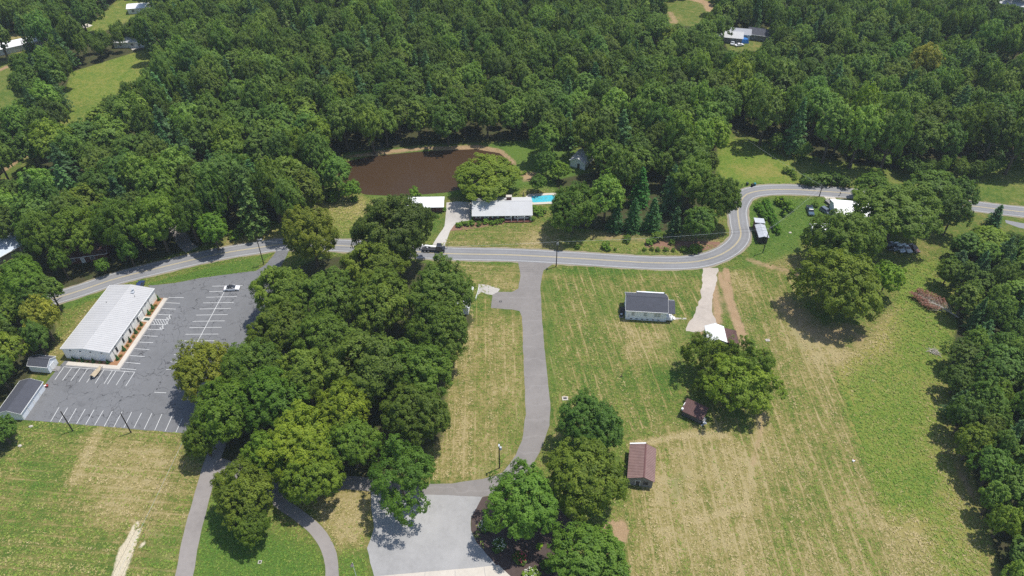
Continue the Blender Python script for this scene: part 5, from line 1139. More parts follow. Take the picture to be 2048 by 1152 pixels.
# oak grove beside the parking lot
gg = 'oaks of the grove beside the parking lot'
for kind, px, py, w, H, lb, tn in (
    ('oak', 622, 470, 118, 21, 'olive leaved oak standing over the road by the lot entrance', OLIVE),
    ('oak', 786, 462, 168, 25, 'tallest dark oak of the grove hiding the road', DARK),
    ('oak', 745, 535, 140, 18, 'pale olive oak in front of the tallest dark oak', (1.2, 1.1, .85)),
    ('oak', 560, 585, 130, 18, 'oak at the grove corner nearest the lot throat', (1.1, 1.05, .9)),
    ('oak', 650, 600, 140, 18, 'oak in the upper middle of the grove behind the wide one', (1, 1, .9)),
    ('oak', 765, 605, 150, 19, 'round oak between the pale olive oak and the widest crown', (1.05, 1, .9)),
    ('oak', 885, 585, 150, 21, 'dark oak overhanging the grey roofed house by the branch path', DARK),
    ('oak', 880, 660, 140, 19, 'dark oak below the hidden house at the lawn edge', (.85, .9, .85)),
    ('oak', 560, 665, 130, 17, 'oak in the grove beside the upper stall lines', (1.05, 1.05, .85)),
    ('oak', 650, 680, 130, 18, 'shaded oak in the middle of the grove', (.9, .92, .85)),
    ('oak', 735, 735, 190, 20, 'widest crown of the grove in mid lawn side', (1, 1, .92)),
    ('oak', 835, 745, 150, 19, 'oak bulging over the tan lawn from the grove', (1, 1.05, .92)),
    ('oak', 830, 830, 140, 17, 'oak above the dark twiggy oak at the grove end', (.92, .95, .9)),
    ('oak', 612, 752, 124, 17, 'oak filling the heart of the grove', (1, 1.02, .9)),
    ('oak', 705, 888, 112, 15, 'oak low in the grove above the asphalt strip', (1.0, 1.05, .9)),
    ('oak', 410, 740, 150, 17, 'olive oak overhanging the middle stalls of the lot', OLIVE),
    ('oak', 505, 740, 150, 18, 'dark green oak behind the olive oak at the lot', (.95, 1, .85)),
    ('oak', 540, 800, 160, 18, 'deep green oak in the lower grove', (.9, 1.05, .8)),
    ('oak', 450, 820, 140, 17, 'rich green oak over the lower lot corner', (1, 1.1, .8)),
    ('oak', 405, 875, 84, 12, 'small oak where the lane leaves the lot', (1.05, 1.1, .85)),
    ('oak', 685, 825, 120, 18, 'yellowish flowering oak rising from the lower grove', YEL),
    ('oak', 600, 885, 165, 18, 'bright yellow green oak at the grove front', (1.45, 1.4, .8)),
    ('oak', 625, 955, 130, 14, 'oak over the curved path junction', (1.3, 1.3, .85)),
    ('open', 800, 948, 155, 16, 'dark twiggy oak shading the gravel court', (.85, 1.0, .9)),
    ('oak', 487, 985, 138, 15, 'olive oak standing beside the lane', (1.3, 1.2, .95)),
    ('oak', 500, 1050, 90, 10, 'low oak spreading below the olive oak by the lane', (1.15, 1.15, .9)),
    ('oak', 535, 915, 100, 15, 'oak between the lane and the grove front', (1.1, 1.15, .85)),
    ('oak', 1180, 848, 150, 15, 'blue green oak behind the red brown shed', BLUEG),
    ('oak', 1172, 955, 180, 18, 'broad dark olive oak beside the red brown shed', (1.3, 1.16, .9)),
    ('oak', 1042, 1005, 165, 17, 'blue green oak at the driveway end over the mulch bed', (.95, 1.15, 1.05)),
    ('oak', 1180, 1125, 180, 13, 'blue green oak by the bare sandy circle', (.95, 1.15, 1.05)),
    ('open', 1478, 770, 158, 14, 'spreading walnut with gaps shading the brown roofed shed', (1.12, 1.15, .85)),
    ('open', 1410, 706, 100, 13, 'bright walnut crown touching the white barn roof', (1.3, 1.3, .85)),
    ('open', 1500, 728, 112, 14, 'walnut crown on the track side of the brown roofed shed', (1.1, 1.15, .9)),
    ('oak', 1680, 572, 172, 20, 'broad oak alone in the right hand field with a big round shadow', (1.1, 1.05, .82)),
    ('oak', 1685, 482, 150, 19, 'oak behind the lone field oak near the white roof', (1.05, 1.05, .85)),
    ('wood', 1775, 555, 66, 12, 'small yellow green tree beside the broad field oak', (1.5, 1.45, .75)),
    ('oak', 1797, 426, 192, 20, 'wide dark oak over the parked cars and white roofs', (.85, .95, .85)),
    ('open', 1425, 765, 70, 9, 'low walnut limb crown behind the brown roofed shed', (1.05, 1.12, .85)),
    ('wood', 1745, 372, 76, 11, 'leafy tree behind the road north of the wide oak', (1.1, 1.15, .85)),
    ('wood', 1868, 372, 92, 12, 'broad tree behind the road past the wide oak', (.95, 1.05, .9)),
    ('wood', 1925, 385, 66, 12, 'dark tree overhanging the far road', (.85, .95, .9)),
    ('wood', 1900, 398, 58, 12, 'tree screening the far road beside the slim dark tree', (.95, 1.05, .9)),
    ('wood', 1908, 425, 62, 15, 'slim dark tree past the wide oak by the far lane', (.8, .8, .85)),
    ('oak', 972, 354, 146, 12.5, 'bright green twin crowned tree behind the ranch house', (1.5, 1.45, 1.0)),
    ('oak', 1148, 415, 112, 17, 'dark tree at the ranch lawn corner', (.9, 1, .9)),
    ('wood', 1213, 392, 85, 18, 'pale feathery tree between the dark tree and the cedars', (1.3, 1.35, 1.3)),
    ('cedar', 1282, 372, 56, 15, 'vivid green conical cedar above the dark conifer row', (.9, 1.35, .7)),
    ('cedar', 1232, 432, 46, 12, 'dark cedar at the road end of the conifer row', (.75, .95, .8)),
    ('cedar', 1268, 428, 50, 13, 'dark cedar next along the conifer row', (.75, .95, .8)),
    ('cedar', 1306, 428, 50, 13, 'dark cedar in the middle of the conifer row', (.75, .95, .8)),
    ('pine', 1352, 442, 50, 12, 'loose pine at the end of the conifer row', (.9, 1, 1)),
    ('pine', 1345, 375, 66, 19, 'grey green pine behind the conifer row', (1.1, 1.1, 1.2)),
    ('oak', 1385, 360, 100, 20, 'dark tree behind the pines at the bend', (.9, 1, .95)),
    ('oak', 1432, 395, 104, 19, 'tree leaning over the road at the sharp bend', (.95, 1.05, .95)),
    ('wood', 1400, 445, 74, 13, 'shaded tree inside the bend over bare mulch', (.8, .9, .85)),
    ('wood', 1090, 282, 66, 17, 'dark tree on the meadow by the pond outlet', (.9, 1, .95)),
    ('wood', 1093, 325, 46, 11, 'smaller dark tree before the pond outlet tree', (.95, 1.05, 1)),
    ('wood', 1076, 365, 36, 7, 'small tree on the lawn beyond the swimming pool', (.95, 1.05, .95)),
    ('wood', 1118, 340, 44, 8, 'light green small tree beside the grey outbuilding', (1.3, 1.25, .8)),
    ('wood', 1210, 310, 72, 16, 'round tree in front of the grey outbuilding roof', (.95, 1.0, .85)),
    ('wood', 702, 378, 40, 8, 'young tree on the near bank of the pond', (1.15, 1.2, .85)),
    ('bush', 829, 385, 27, 4.2, 'round bright green bush behind the brick garage', (1.35, 1.4, .8)),
    ('oak', 150, 462, 110, 19, 'tall tree shading the brick house from its pasture side', (1.05, 1.1, .85)),
    ('oak', 232, 450, 105, 20, 'tall tree in the middle of the row along the shaded road', (1.05, 1.15, .85)),
    ('oak', 312, 440, 105, 21, 'bare trunked tall tree by the wooded drive', (1.0, 1.05, .85)),
    ('oak', 375, 425, 85, 20, 'tall tree at the wooded drive mouth', (.95, 1.05, .9)),
    ('oak', 80, 470, 90, 18, 'tree behind the brick house towards the blue roofed building', (.95, 1.05, .85)),
    ('oak', 45, 565, 105, 16, 'big dark tree where the road enters the hollow', (.9, 1.05, .8)),
    ('wood', 118, 520, 44, 12, 'small tree in front of the brick house', (1, 1.1, .85)),
    ('wood', 255, 500, 40, 11, 'small tree on the verge of the shaded road', (.95, 1.05, .85)),
    ('wood', 205, 530, 30, 6, 'low tree at the brick house corner', (.95, 1.05, .85)),
    ('wood', 424, 458, 70, 14, 'bright green tree beside the wooded drive', (1.1, 1.3, .8)),
    ('cedar', 1993, 432, 42, 9, 'dark blue green cedar by the far lane', (.75, .95, .95)),
    ('wood', 0, 858, 62, 9, 'dark tree in the corner below the storage shed', (.8, .95, .8)),
    ('wood', 668, 345, 76, 16, 'tree leaning towards the pond bank', (1.05, 1.1, .95)),
):
    at(kind, px, py, w, H, lb, tn, 'shrub' if kind == 'bush' else 'tree', group=gg if ('grove' in lb) else None)
# woodland: crown pixel outlines, clearings, random planting
FOREST = [(-420, -330), (2480, -330), (2480, 285), (2048, 288), (1940, 280), (1860, 290), (1760, 272), (1690, 254), (1545, 238), (1505, 198), (1468, 185), (1440, 235), (1430, 330), (1240, 340), (1235, 300), (1170, 300), (1140, 262), (1060, 246), (980, 238), (850, 243), (705, 248), (640, 285), (625, 330), (640, 352), (620, 390), (560, 425), (500, 418), (455, 400), (420, 420), (380, 450), (330, 468), (140, 478), (100, 450), (45, 462), (-420, 470)]
MEADOW = [(1445, 290), (1470, 272), (1530, 295), (1600, 330), (1680, 345), (1680, 372), (1440, 378)]
PONDV = [(684, 326), (745, 308), (1000, 300), (1040, 290), (1060, 330), (1020, 345), (900, 392), (735, 390)]
CLEAR = [[(132, 150), (220, 112), (300, 92), (306, 118), (290, 150), (212, 190), (172, 232), (125, 258), (115, 245), (148, 205)], [(150, 62), (235, -5), (300, -5), (290, 26), (230, 42), (180, 68)], [(-60, 72), (100, 58), (92, 80), (60, 108), (-60, 112)], [(-80, 140), (20, 128), (22, 160), (50, 185), (10, 218), (-80, 218)], [(-20, 352), (65, 292), (80, 330), (0, 372)], [(1328, 0), (1425, -12), (1425, 22), (1395, 52), (1345, 48)], [(1440, 62), (1538, 55), (1530, 92), (1480, 106), (1450, 98)], [(1955, 84), (2060, 100), (2060, 124), (1990, 104)], [(1970, -12), (2080, -20), (2080, 32)], [(-30, 455), (45, 462), (20, 520), (-30, 530)], [(1070, 48), (1140, 62), (1150, 82), (1100, 78)], [(1545, -30), (1585, -20), (1585, 25), (1560, 22)], [(520, 108), (560, 108), (560, 130), (520, 132)], [(1776, 226), (1812, 226), (1812, 246), (1776, 246)], [(2015, 222), (2060, 240), (2060, 262), (2010, 240)], [(245, 68), (290, 68), (320, 95), (240, 100)], [(355, 400), (400, 405), (405, 500), (355, 500)], MEADOW, PONDV, [(1833, 580), (1880, 586), (1912, 630), (1880, 655), (1833, 615)]]
WOODR = [(1888, 560), (1908, 500), (1950, 465), (2020, 470), (2500, 470), (2500, 1400), (2110, 1400), (2050, 1180), (1990, 1010), (1945, 920), (1925, 830), (1910, 760), (1920, 700), (1955, 655), (1950, 610), (1905, 588)]
WOODL = [(-420, 505), (30, 510), (95, 555), (108, 600), (70, 680), (20, 700), (0, 745), (-60, 790), (-420, 800)]
HEDGE = [(1535, 270), (1620, 292), (1760, 300), (1900, 312), (2048, 322), (2048, 335), (1900, 338), (1760, 325), (1690, 310), (1600, 306)]
A1 = np.array
def inpoly(px, py, pl): return bool(inside(A1([px]), A1([py]), pl)[0])
rf = random.Random(5); cells = {}
def free(x, y, d):
    i, j = int(x // 10), int(y // 10)
    for a in range(i - 2, i + 3):
        for b in range(j - 2, j + 3):
            for (u, v, e) in cells.get((a, b), ()):
                if (u - x) ** 2 + (v - y) ** 2 < ((d + e) * .5) ** 2: return False
    return True
for (x, y, r) in OCC: cells.setdefault((int(x // 10), int(y // 10)), []).append((x, y, r * 1.25))
trees = []
def scatter(poly, n, hr, rr, spacing, kinds, xr, yr, zone):
    q = np.random.RandomState(len(poly) * 7 + n)
    X, Y, HH, RR = q.uniform(*xr, n), q.uniform(*yr, n), q.uniform(*hr, n), q.uniform(*rr, n)
    if zone == 'wood': RR = RR * np.interp(Y, [240, 320, 430], [1, .80, .54]); HH = HH * np.interp(Y, [240, 330, 430], [1, .9, .72]) * (1 + .20 * np.sin(X * .021 + 1.3 * np.sin(Y * .017)) * np.sin(Y * .029 + X * .008))
    c = proj(X, Y, HH * .66); b = proj(X, Y, 1.0)
    ok = inside(c[0], c[1], poly) & (c[0] > -230) & (c[0] < 2280)
    rp = RR * pxscale((X, Y, HH * .66)); tp = proj(X, Y, HH * .97)
    for k, pl in enumerate(CLEAR):
        ok &= ~inside(c[0], c[1], pl)
        if k < 10 or k > 15:
            for qx, qy in ((b[0], b[1]), (tp[0], tp[1]), (c[0] - rp * .8, c[1]), (c[0] + rp * .8, c[1]), (c[0] - rp * .5, c[1] - rp * .5), (c[0] + rp * .5, c[1] - rp * .5)): ok &= ~inside(qx, qy, pl)
    if zone != 'wood': ok &= (c[0] > -150) & (c[0] < 2200) & (c[1] < 1330)
    for i in np.where(ok)[0]:
        x, y, H, rad = float(X[i]), float(Y[i]), float(HH[i]), float(RR[i])
        if not free(x, y, rad * spacing): continue
        cells.setdefault((int(x // 10), int(y // 10)), []).append((x, y, rad * spacing))
        k = rf.choices(list(kinds), list(kinds.values()))[0]
        trees.append((x, y, rad, H, k, zone))
KW = {'wood': 74, 'tall': 13, 'pine': 13}
scatter(WOODR, 9000, (9, 14), (3.0, 6.0), 1.36, {'wood': 64, 'tall': 12, 'pine': 24}, (85, 190), (75, 220), 'edge')
scatter(WOODR, 6000, (3, 7), (1.8, 3.0), 1.3, {'wood': 90, 'tall': 10}, (85, 190), (75, 220), 'edge')
scatter(WOODL, 5000, (10, 16), (3.4, 5.5), 1.45, {'wood': 85, 'tall': 15}, (-230, -110), (120, 215), 'hollow')
scatter(FOREST, 40000, (15, 23), (5.0, 8.0), 1.36, KW, (-360, 360), (195, 560), 'wood')
scatter(FOREST, 26000, (9, 14), (3.0, 4.4), 1.4, {'wood': 80, 'tall': 20}, (-340, 340), (195, 480), 'wood')
scatter(HEDGE, 6000, (3, 9), (1.5, 4.2), 1.3, {'wood': 100}, (60, 240), (215, 290), 'pasture')
def shown(t):
    c = proj(t[0], t[1], t[3] * .7); s = pxscale((t[0], t[1], t[3] * .7)) * t[2]
    vis = -20 < c[0] < 2068 and -10 < c[1] < 1165
    return s if vis else s * .05
trees.sort(key=shown, reverse=True)
def place_of(x, y, zone):
    if zone == 'edge': return 'the bright grass wood ' + ('near the far lane' if y > 165 else 'opposite the fallen tree' if y > 140 else 'opposite the valve head' if y > 105 else 'at its lowest corner')
    if zone == 'hollow': return 'the hollow beside the white hall'
    if zone == 'pasture': return 'the pasture hedge beyond the road'
    if x < -165: return 'the wood between meadow and hollow' if y < 300 else 'the wood around the sloping meadow'
    if x < -62: return 'the wood by the shaded road' if y < 250 else 'the wood between pond and sloping meadow'
    if x < 22: return 'the wood edge right behind the pond' if y < 285 else 'the deep wood beyond the pond'
    if x < 86: return 'the wood around the grey outbuilding' if y < 265 else 'the wood above the grey outbuilding'
    return 'the wood edge above the grass field' if y < 300 else 'the deep wood beyond the pasture'
cnt = {}; rest = []
LIM = {'wood': 240, 'tall': 120, 'pine': 120}
def tint():
    q = rf.random()
    if q < .012: return (1.75, 1.15, .9), 'rust tinged'
    if q < .09: return (1.28, 1.14, .82), 'olive'
    if q < .20: return (.84, .96, 1.04), 'blue green'
    k = rf.choice((.80, 1.0, 1.0, 1.2)) * rf.uniform(.95, 1.05); return (k * rf.uniform(.94, 1.06), k, k * rf.uniform(.9, 1.05)), ('dark green' if k < .9 else 'light green' if k > 1.1 else 'green')
SH = {'wood': 'round crowned tree', 'tall': 'pointed tree', 'pine': 'layered pine'}
for t in trees:
    k = t[4]
    if cnt.get(k, 0) < LIM[k] and shown(t) > 8:
        cnt[k] = cnt.get(k, 0) + 1
        tn, nm = tint(); pl = place_of(t[0], t[1], t[5])
        lb_ = ('small ' if t[3] < 9 else '') + nm + ' ' + SH[k] + ' in ' + pl; plant(k, t[0], t[1], t[2], t[3], lb_, tint=tn, group=lb_.split(' in ')[0] + 's in ' + pl)
    else: rest.append(t)
# everything farther: one wood
def far_wood(ts):
    n = len(ts); keys = [('wood', k) for k in range(6)] + [('tall', k) for k in range(3)] + [('pine', k) for k in range(3)]
    src = {}
    for o in C.objects:
        if o.name.startswith('crown') and o.data: src.setdefault(o.data.name, o)
    m = bpy.data.meshes.new('far_wood'); pos, scl, pid, rot = [], [], [], []
    for x, y, rad, H, k, z in ts:
        j = rf.randrange(6 if k == 'wood' else 3); me_, r0, h0 = PROT[k, j]; fr = {'wood': .76, 'tall': .84, 'pine': .90}[k]
        pos.append((x, y, H - H * fr / 2)); scl.append((rad / r0, rad / r0, H * fr / h0)); pid.append(keys.index((k, j))); rot.append((0, 0, rf.uniform(0, 6.28)))
    m.from_pydata(pos, [], [])
    for nm, tp, key, data in (('scl', 'FLOAT_VECTOR', 'vector', scl), ('rot', 'FLOAT_VECTOR', 'vector', rot)):
        a = m.attributes.new(nm, tp, 'POINT'); a.data.foreach_set(key, np.array(data, np.float32).ravel())
    a = m.attributes.new('pid', 'INT', 'POINT'); a.data.foreach_set('value', pid)
    m.materials.append(LEAF)
    o = link('far_wood', m); tag(o, 'mass of distant wood covering the hills behind the nearer trees', 'wood', kind='stuff')
    g = bpy.data.node_groups.new('far_wood_instances', 'GeometryNodeTree')
    g.interface.new_socket('Geometry', in_out='INPUT', socket_type='NodeSocketGeometry'); g.interface.new_socket('Geometry', in_out='OUTPUT', socket_type='NodeSocketGeometry')
    N = g.nodes; gi, go = N.new('NodeGroupInput'), N.new('NodeGroupOutput'); ip = N.new('GeometryNodeInstanceOnPoints'); j = N.new('GeometryNodeJoinGeometry')
    for key in reversed(keys):
        oi = N.new('GeometryNodeObjectInfo'); oi.transform_space = 'ORIGINAL'; oi.inputs['As Instance'].default_value = True
        oi.inputs['Object'].default_value = src.get(PROT[key][0].name) or link('crown', PROT[key][0]); g.links.new(oi.outputs['Geometry'], j.inputs[0])
    def na(nm, tp): q = N.new('GeometryNodeInputNamedAttribute'); q.data_type = tp; q.inputs['Name'].default_value = nm; return q.outputs['Attribute']
    g.links.new(gi.outputs[0], ip.inputs['Points']); g.links.new(j.outputs[0], ip.inputs['Instance']); ip.inputs['Pick Instance'].default_value = True
    g.links.new(na('pid', 'INT'), ip.inputs['Instance Index']); g.links.new(na('rot', 'FLOAT_VECTOR'), ip.inputs['Rotation']); g.links.new(na('scl', 'FLOAT_VECTOR'), ip.inputs['Scale'])
    g.links.new(ip.outputs[0], go.inputs[0]); md = o.modifiers.new('far_wood_instances', 'NODES'); md.node_group = g
    return o
far_wood(rest)


# shrubs
def bush(px, py, wpx, H, label, tint=(1, 1, 1), group=None, name='shrub', kind='bush'):
    p = U(px, py, H * .45); rad = wpx / 2 / pxscale(p); return plant(kind, p.x, p.y, rad, H, label, 'shrub', name, tint, group)
gs = 'clipped shrubs in front of the ranch house'
for px, py, w, lb in ((918, 449, 14, 'clipped round shrub nearest the drive in the ranch bed'), (926, 446, 10, 'small clipped shrub second from the drive in the ranch bed'), (934, 447, 12, 'clipped shrub below the ranch corner'), (943, 446, 14, 'larger clipped shrub in front of the first ranch window'), (958, 447, 12, 'pale leaved shrub before the ranch house'), (972, 443, 13, 'clipped shrub before the middle ranch window'), (984, 446, 11, 'low shrub edging the ranch bed'), (993, 444, 11, 'low shrub beside the big one in the ranch bed'), (1003, 441, 14, 'big clipped shrub at the porch end'), (1064, 437, 13, 'round shrub at the far porch corner'), (1068, 416, 14, 'shrub at the ranch gable end'), (1081, 422, 26, 'wide shrub mass between ranch and pool')):
    bush(px, py, w, 1.5 if w < 20 else 2.2, lb, (1.1, 1.25, .8), gs)
for px, py, w, lb in ((860, 429, 10, 'tiny shrub ring on the garage lawn'), (874, 432, 11, 'second shrub ring on the garage lawn'), (888, 419, 12, 'shrub at the brick garage corner')): bush(px, py, w, 1.0, lb, (.9, 1.1, .9))
gv = 'rounded shrubs along the road verge inside the bend'
for px, py, w, lb in ((1155, 493, 12, 'verge shrub closest to the junction pole'), (1212, 490, 20, 'yellow green verge shrub'), (1216, 498, 12, 'shrub tucked in front of the yellow green verge shrub'), (1230, 498, 7, 'tiny verge shrub on the grass'), (1254, 476, 16, 'upper verge shrub under the cedars'), (1253, 482, 13, 'verge shrub below the cedars'), (1300, 483, 18, 'dark verge shrub beside the pale one'), (1314, 474, 26, 'pale leaved tall shrub on the verge'), (1289, 498, 9, 'small round shrub starting the mulched row'), (1304, 498, 9, 'reddish small shrub in the mulched row'), (1316, 499, 10, 'low shrub in the mulched row'), (1332, 498, 11, 'round green shrub in the mulched row'), (1347, 500, 9, 'small shrub between larger ones in the mulched row'), (1368, 498, 15, 'rounded shrub near the end of the mulched row'), (1392, 497, 24, 'biggest shrub at the bend end of the mulched row'), (1344, 485, 13, 'shrub at the back of the mulch under the cedars')):
    bush(px, py, w, .09 * w + .4, lb, (1.0, 1.1, .8), gv)
for k, (px, py, w, lb) in enumerate(((665, 390, 36, 'low hedge like shrub on the pond lawn'), (708, 398, 16, 'small round shrub at the pond lawn edge'), (1048, 345, 10, 'tiny cone shrub on the bare patch by the outlet'), (471, 470, 26, 'leafy bush on the slope above the road'), (1566, 405, 18, 'bushy vegetable plants in the garden patch'), (1578, 412, 26, 'sprawling yellow green garden plants'), (1561, 402, 24, 'leafy garden clump inside the bend'), (1562, 410, 8, 'tiny garden bush on the bare patch'), (1567, 427, 14, 'dark bush in the middle of the bend lawn'), (1560, 398, 10, 'dark bush near the road in the bend'), (1632, 408, 14, 'dark bush beside the parked pickup'), (1572, 340, 16, 'bush at the pasture edge by the field'), (1584, 345, 18, 'small round tree-like bush below the pasture'), (1590, 356, 10, 'little bush by the pasture corner'))):
    bush(px, py, w, .1 * w + .5, lb, (1.15, 1.2, .75))
gd = 'dark hedge bushes behind the far road'
for px, py, w in ((1613, 360, 26), (1626, 362, 22), (1645, 358, 34), (1668, 358, 30), (1690, 364, 28)): bush(px, py, w, 4.2, 'dark dense bush in the hedge row behind the far road', (.72, .8, .8), gd)
# two trained rows inside the bend
gr_ = 'leafy plants trained in two rows'
for (a, b, n, lb) in (((1517, 412), (1530, 434), 10, 'leafy plant in the shorter row behind the steel roofed stand'), ((1532, 403), (1556, 462), 18, 'leafy plant in the longer row inside the road bend')):
    for k in range(n):
        f = k / (n - 1); bush(a[0] + (b[0] - a[0]) * f, a[1] + (b[1] - a[1]) * f, 16, 2.2, lb, (.9, 1.2, .7), gr_, 'row_plant')
for px, py, lb in ((1567, 424, 'small dark conifer on the bend lawn'), (1561, 404, 'tiny dark conifer nearer the road on the bend lawn')): bush(px, py, 11, 3.0, lb, (.7, .8, .9), None, 'young_conifer', 'cone')
# planting along the hall
gc = 'conical shrubs along the white hall'; go_ = 'low shrubs along the white hall'
for k, u in enumerate((1.0, 4.6, 8.2, 11.7, 15.0, 19.8, 22.3, 26.2)):
    q = L2W(hall, -LH / 2 + u, -WH / 2 - .95); plant('cone', q[0], q[1], .66, 2.0, 'dark green conical shrub in the mulch along the hall side', 'shrub', None, (.8, 1.0, .7), gc)
for k, u in enumerate((2.3, 6.3, 10.0, 13.4, 21.0, 23.6)):
    q = L2W(hall, -LH / 2 + u, -WH / 2 - 1.1); plant('bush', q[0], q[1], .5, .7, 'low reddish shrub in the mulch along the hall side', 'shrub', None, (1.5, .9, .8), go_)
for u in (-5.9, -1.6, 1.7, 4.4):
    q = L2W(hall, -LH / 2 - .75, u); plant('cone', q[0], q[1], .6, 1.7, 'dark green conical shrub under the hall end wall', 'shrub', None, (.8, 1.0, .7), 'conical shrubs under the hall end')
for u in (-3.6, .2, 3.2):
    q = L2W(hall, -LH / 2 - .8, u); plant('bush', q[0], q[1], .45, .55, 'low shrub under the hall end wall', 'shrub', None, (1.2, 1.0, .8), 'low shrubs under the hall end')
# bed by the gravel court
PET = plain('cream_petals', (.72, .72, .60), .8); PINK = plain('pink_petals', (.55, .08, .12), .8)
def flowers(root, rad, H, n, m, seed):
    r = random.Random(seed); mb = MB()
    for _ in range(n):
        a = r.uniform(0, 6.28); e = r.uniform(.1, 1.3); x, y, z = rad * math.cos(e) * math.cos(a), rad * math.cos(e) * math.sin(a), H * .5 + H * .52 * math.sin(e); s = r.uniform(.07, .13)
        mb.ball((x, y, z), (s, s, s * .8), 5, 3)
    tag(mb.build('blossom', m, root), kind='stuff')
for px, py, w, H, lb, tn, pm in ((969, 1052, 26, 1.9, 'white flowered bush at the upper edge of the mulch bed', (.9, 1.0, .9), PET), (998, 1090, 30, 2.1, 'larger white flowered bush in the mulch bed', (.9, 1.0, .9), PET), (1040, 1115, 28, 1.5, 'pink flowered bush in the mulch bed', (.9, .9, .9), PINK), (1062, 1150, 34, 1.4, 'cream flowered bush at the foot of the mulch bed', (1.5, 1.5, 1.2), PET), (1079, 1092, 14, .9, 'small yellow green plant in the mulch bed', (2.0, 2.0, .6), None), (1095, 1130, 30, 1.3, 'dark low shrub in the mulch bed', (.7, .8, .8), None)):
    o = bush(px, py, w, H, lb, tn)
    if pm: p = U(px, py, H * .45); flowers(o, w / 2 / pxscale(p) * .95, H, 60, pm, int(px))
# fallen dead tree and brush
ft = thing('fallen_tree', 'fallen dead tree with rust brown foliage and pale trunk at the wood edge', 'fallen tree', U(1912, 637), 0)
d = U(1832, 592) - U(1912, 637); Lf = d.length; ft.rotation_euler = (0, 0, math.atan2(d.y, d.x))
mb = MB(); mb.tube([(-.6, 0, .8), (Lf * .4, 0, 1.1), (Lf * .8, .2, .8), (Lf, .3, .4)], [.24, .18, .1, .03], 7)
r = random.Random(8); P, N, T = [], [], []
for k in range(46):
    x = Lf * (.12 + .86 * k / 46); s = 1 if k % 2 else -1; L = (1.0 - .55 * (k / 46)) * r.uniform(5.4, 7.4); up = r.uniform(-.1, .9)
    e = Vector((x + L * .62, s * L * .62, 1.0 + up)); mb.tube([(x, 0, 1.0), tuple(Vector((x, 0, 1)).lerp(e, .5) + Vector((0, 0, .2))), tuple(e)], [.06, .04, .015], 4)
    if x > Lf * .22:
        for q in range(75):
            f = r.uniform(.3, 1.05); p = Vector((x, 0, 1)).lerp(e, f) + Vector((r.gauss(0, .22), r.gauss(0, .22), r.gauss(0, .2))); P.append(p[:]); N.append((r.gauss(0, .5), r.gauss(0, .5), 1)); T.append(r.random())
mb.build('trunk', PALEBARK, ft); link('dead_foliage', leaf_mesh('dead_foliage', np.array(P), unit(np.array(N)), np.random.uniform(.3, .65, len(P)), np.array(T), DEADLEAF, .35), ft)
bp = thing('brush_pile', 'low pile of pale cut branches beside the bright grass strip', 'brush pile', U(1866, 704))
for k in range(26):
    a = r.uniform(0, 3.14); L = r.uniform(.7, 2.0); x, y = r.uniform(-1, 1), r.uniform(-.8, .8); mb = MB(); mb.tube([(x - math.cos(a) * L, y - math.sin(a) * L, r.uniform(.05, .3)), (x, y, r.uniform(.3, .7)), (x + math.cos(a) * L, y + math.sin(a) * L, r.uniform(.05, .5))], [.07, .05, .02], 5); mb.build('branch', PALEBARK, bp)

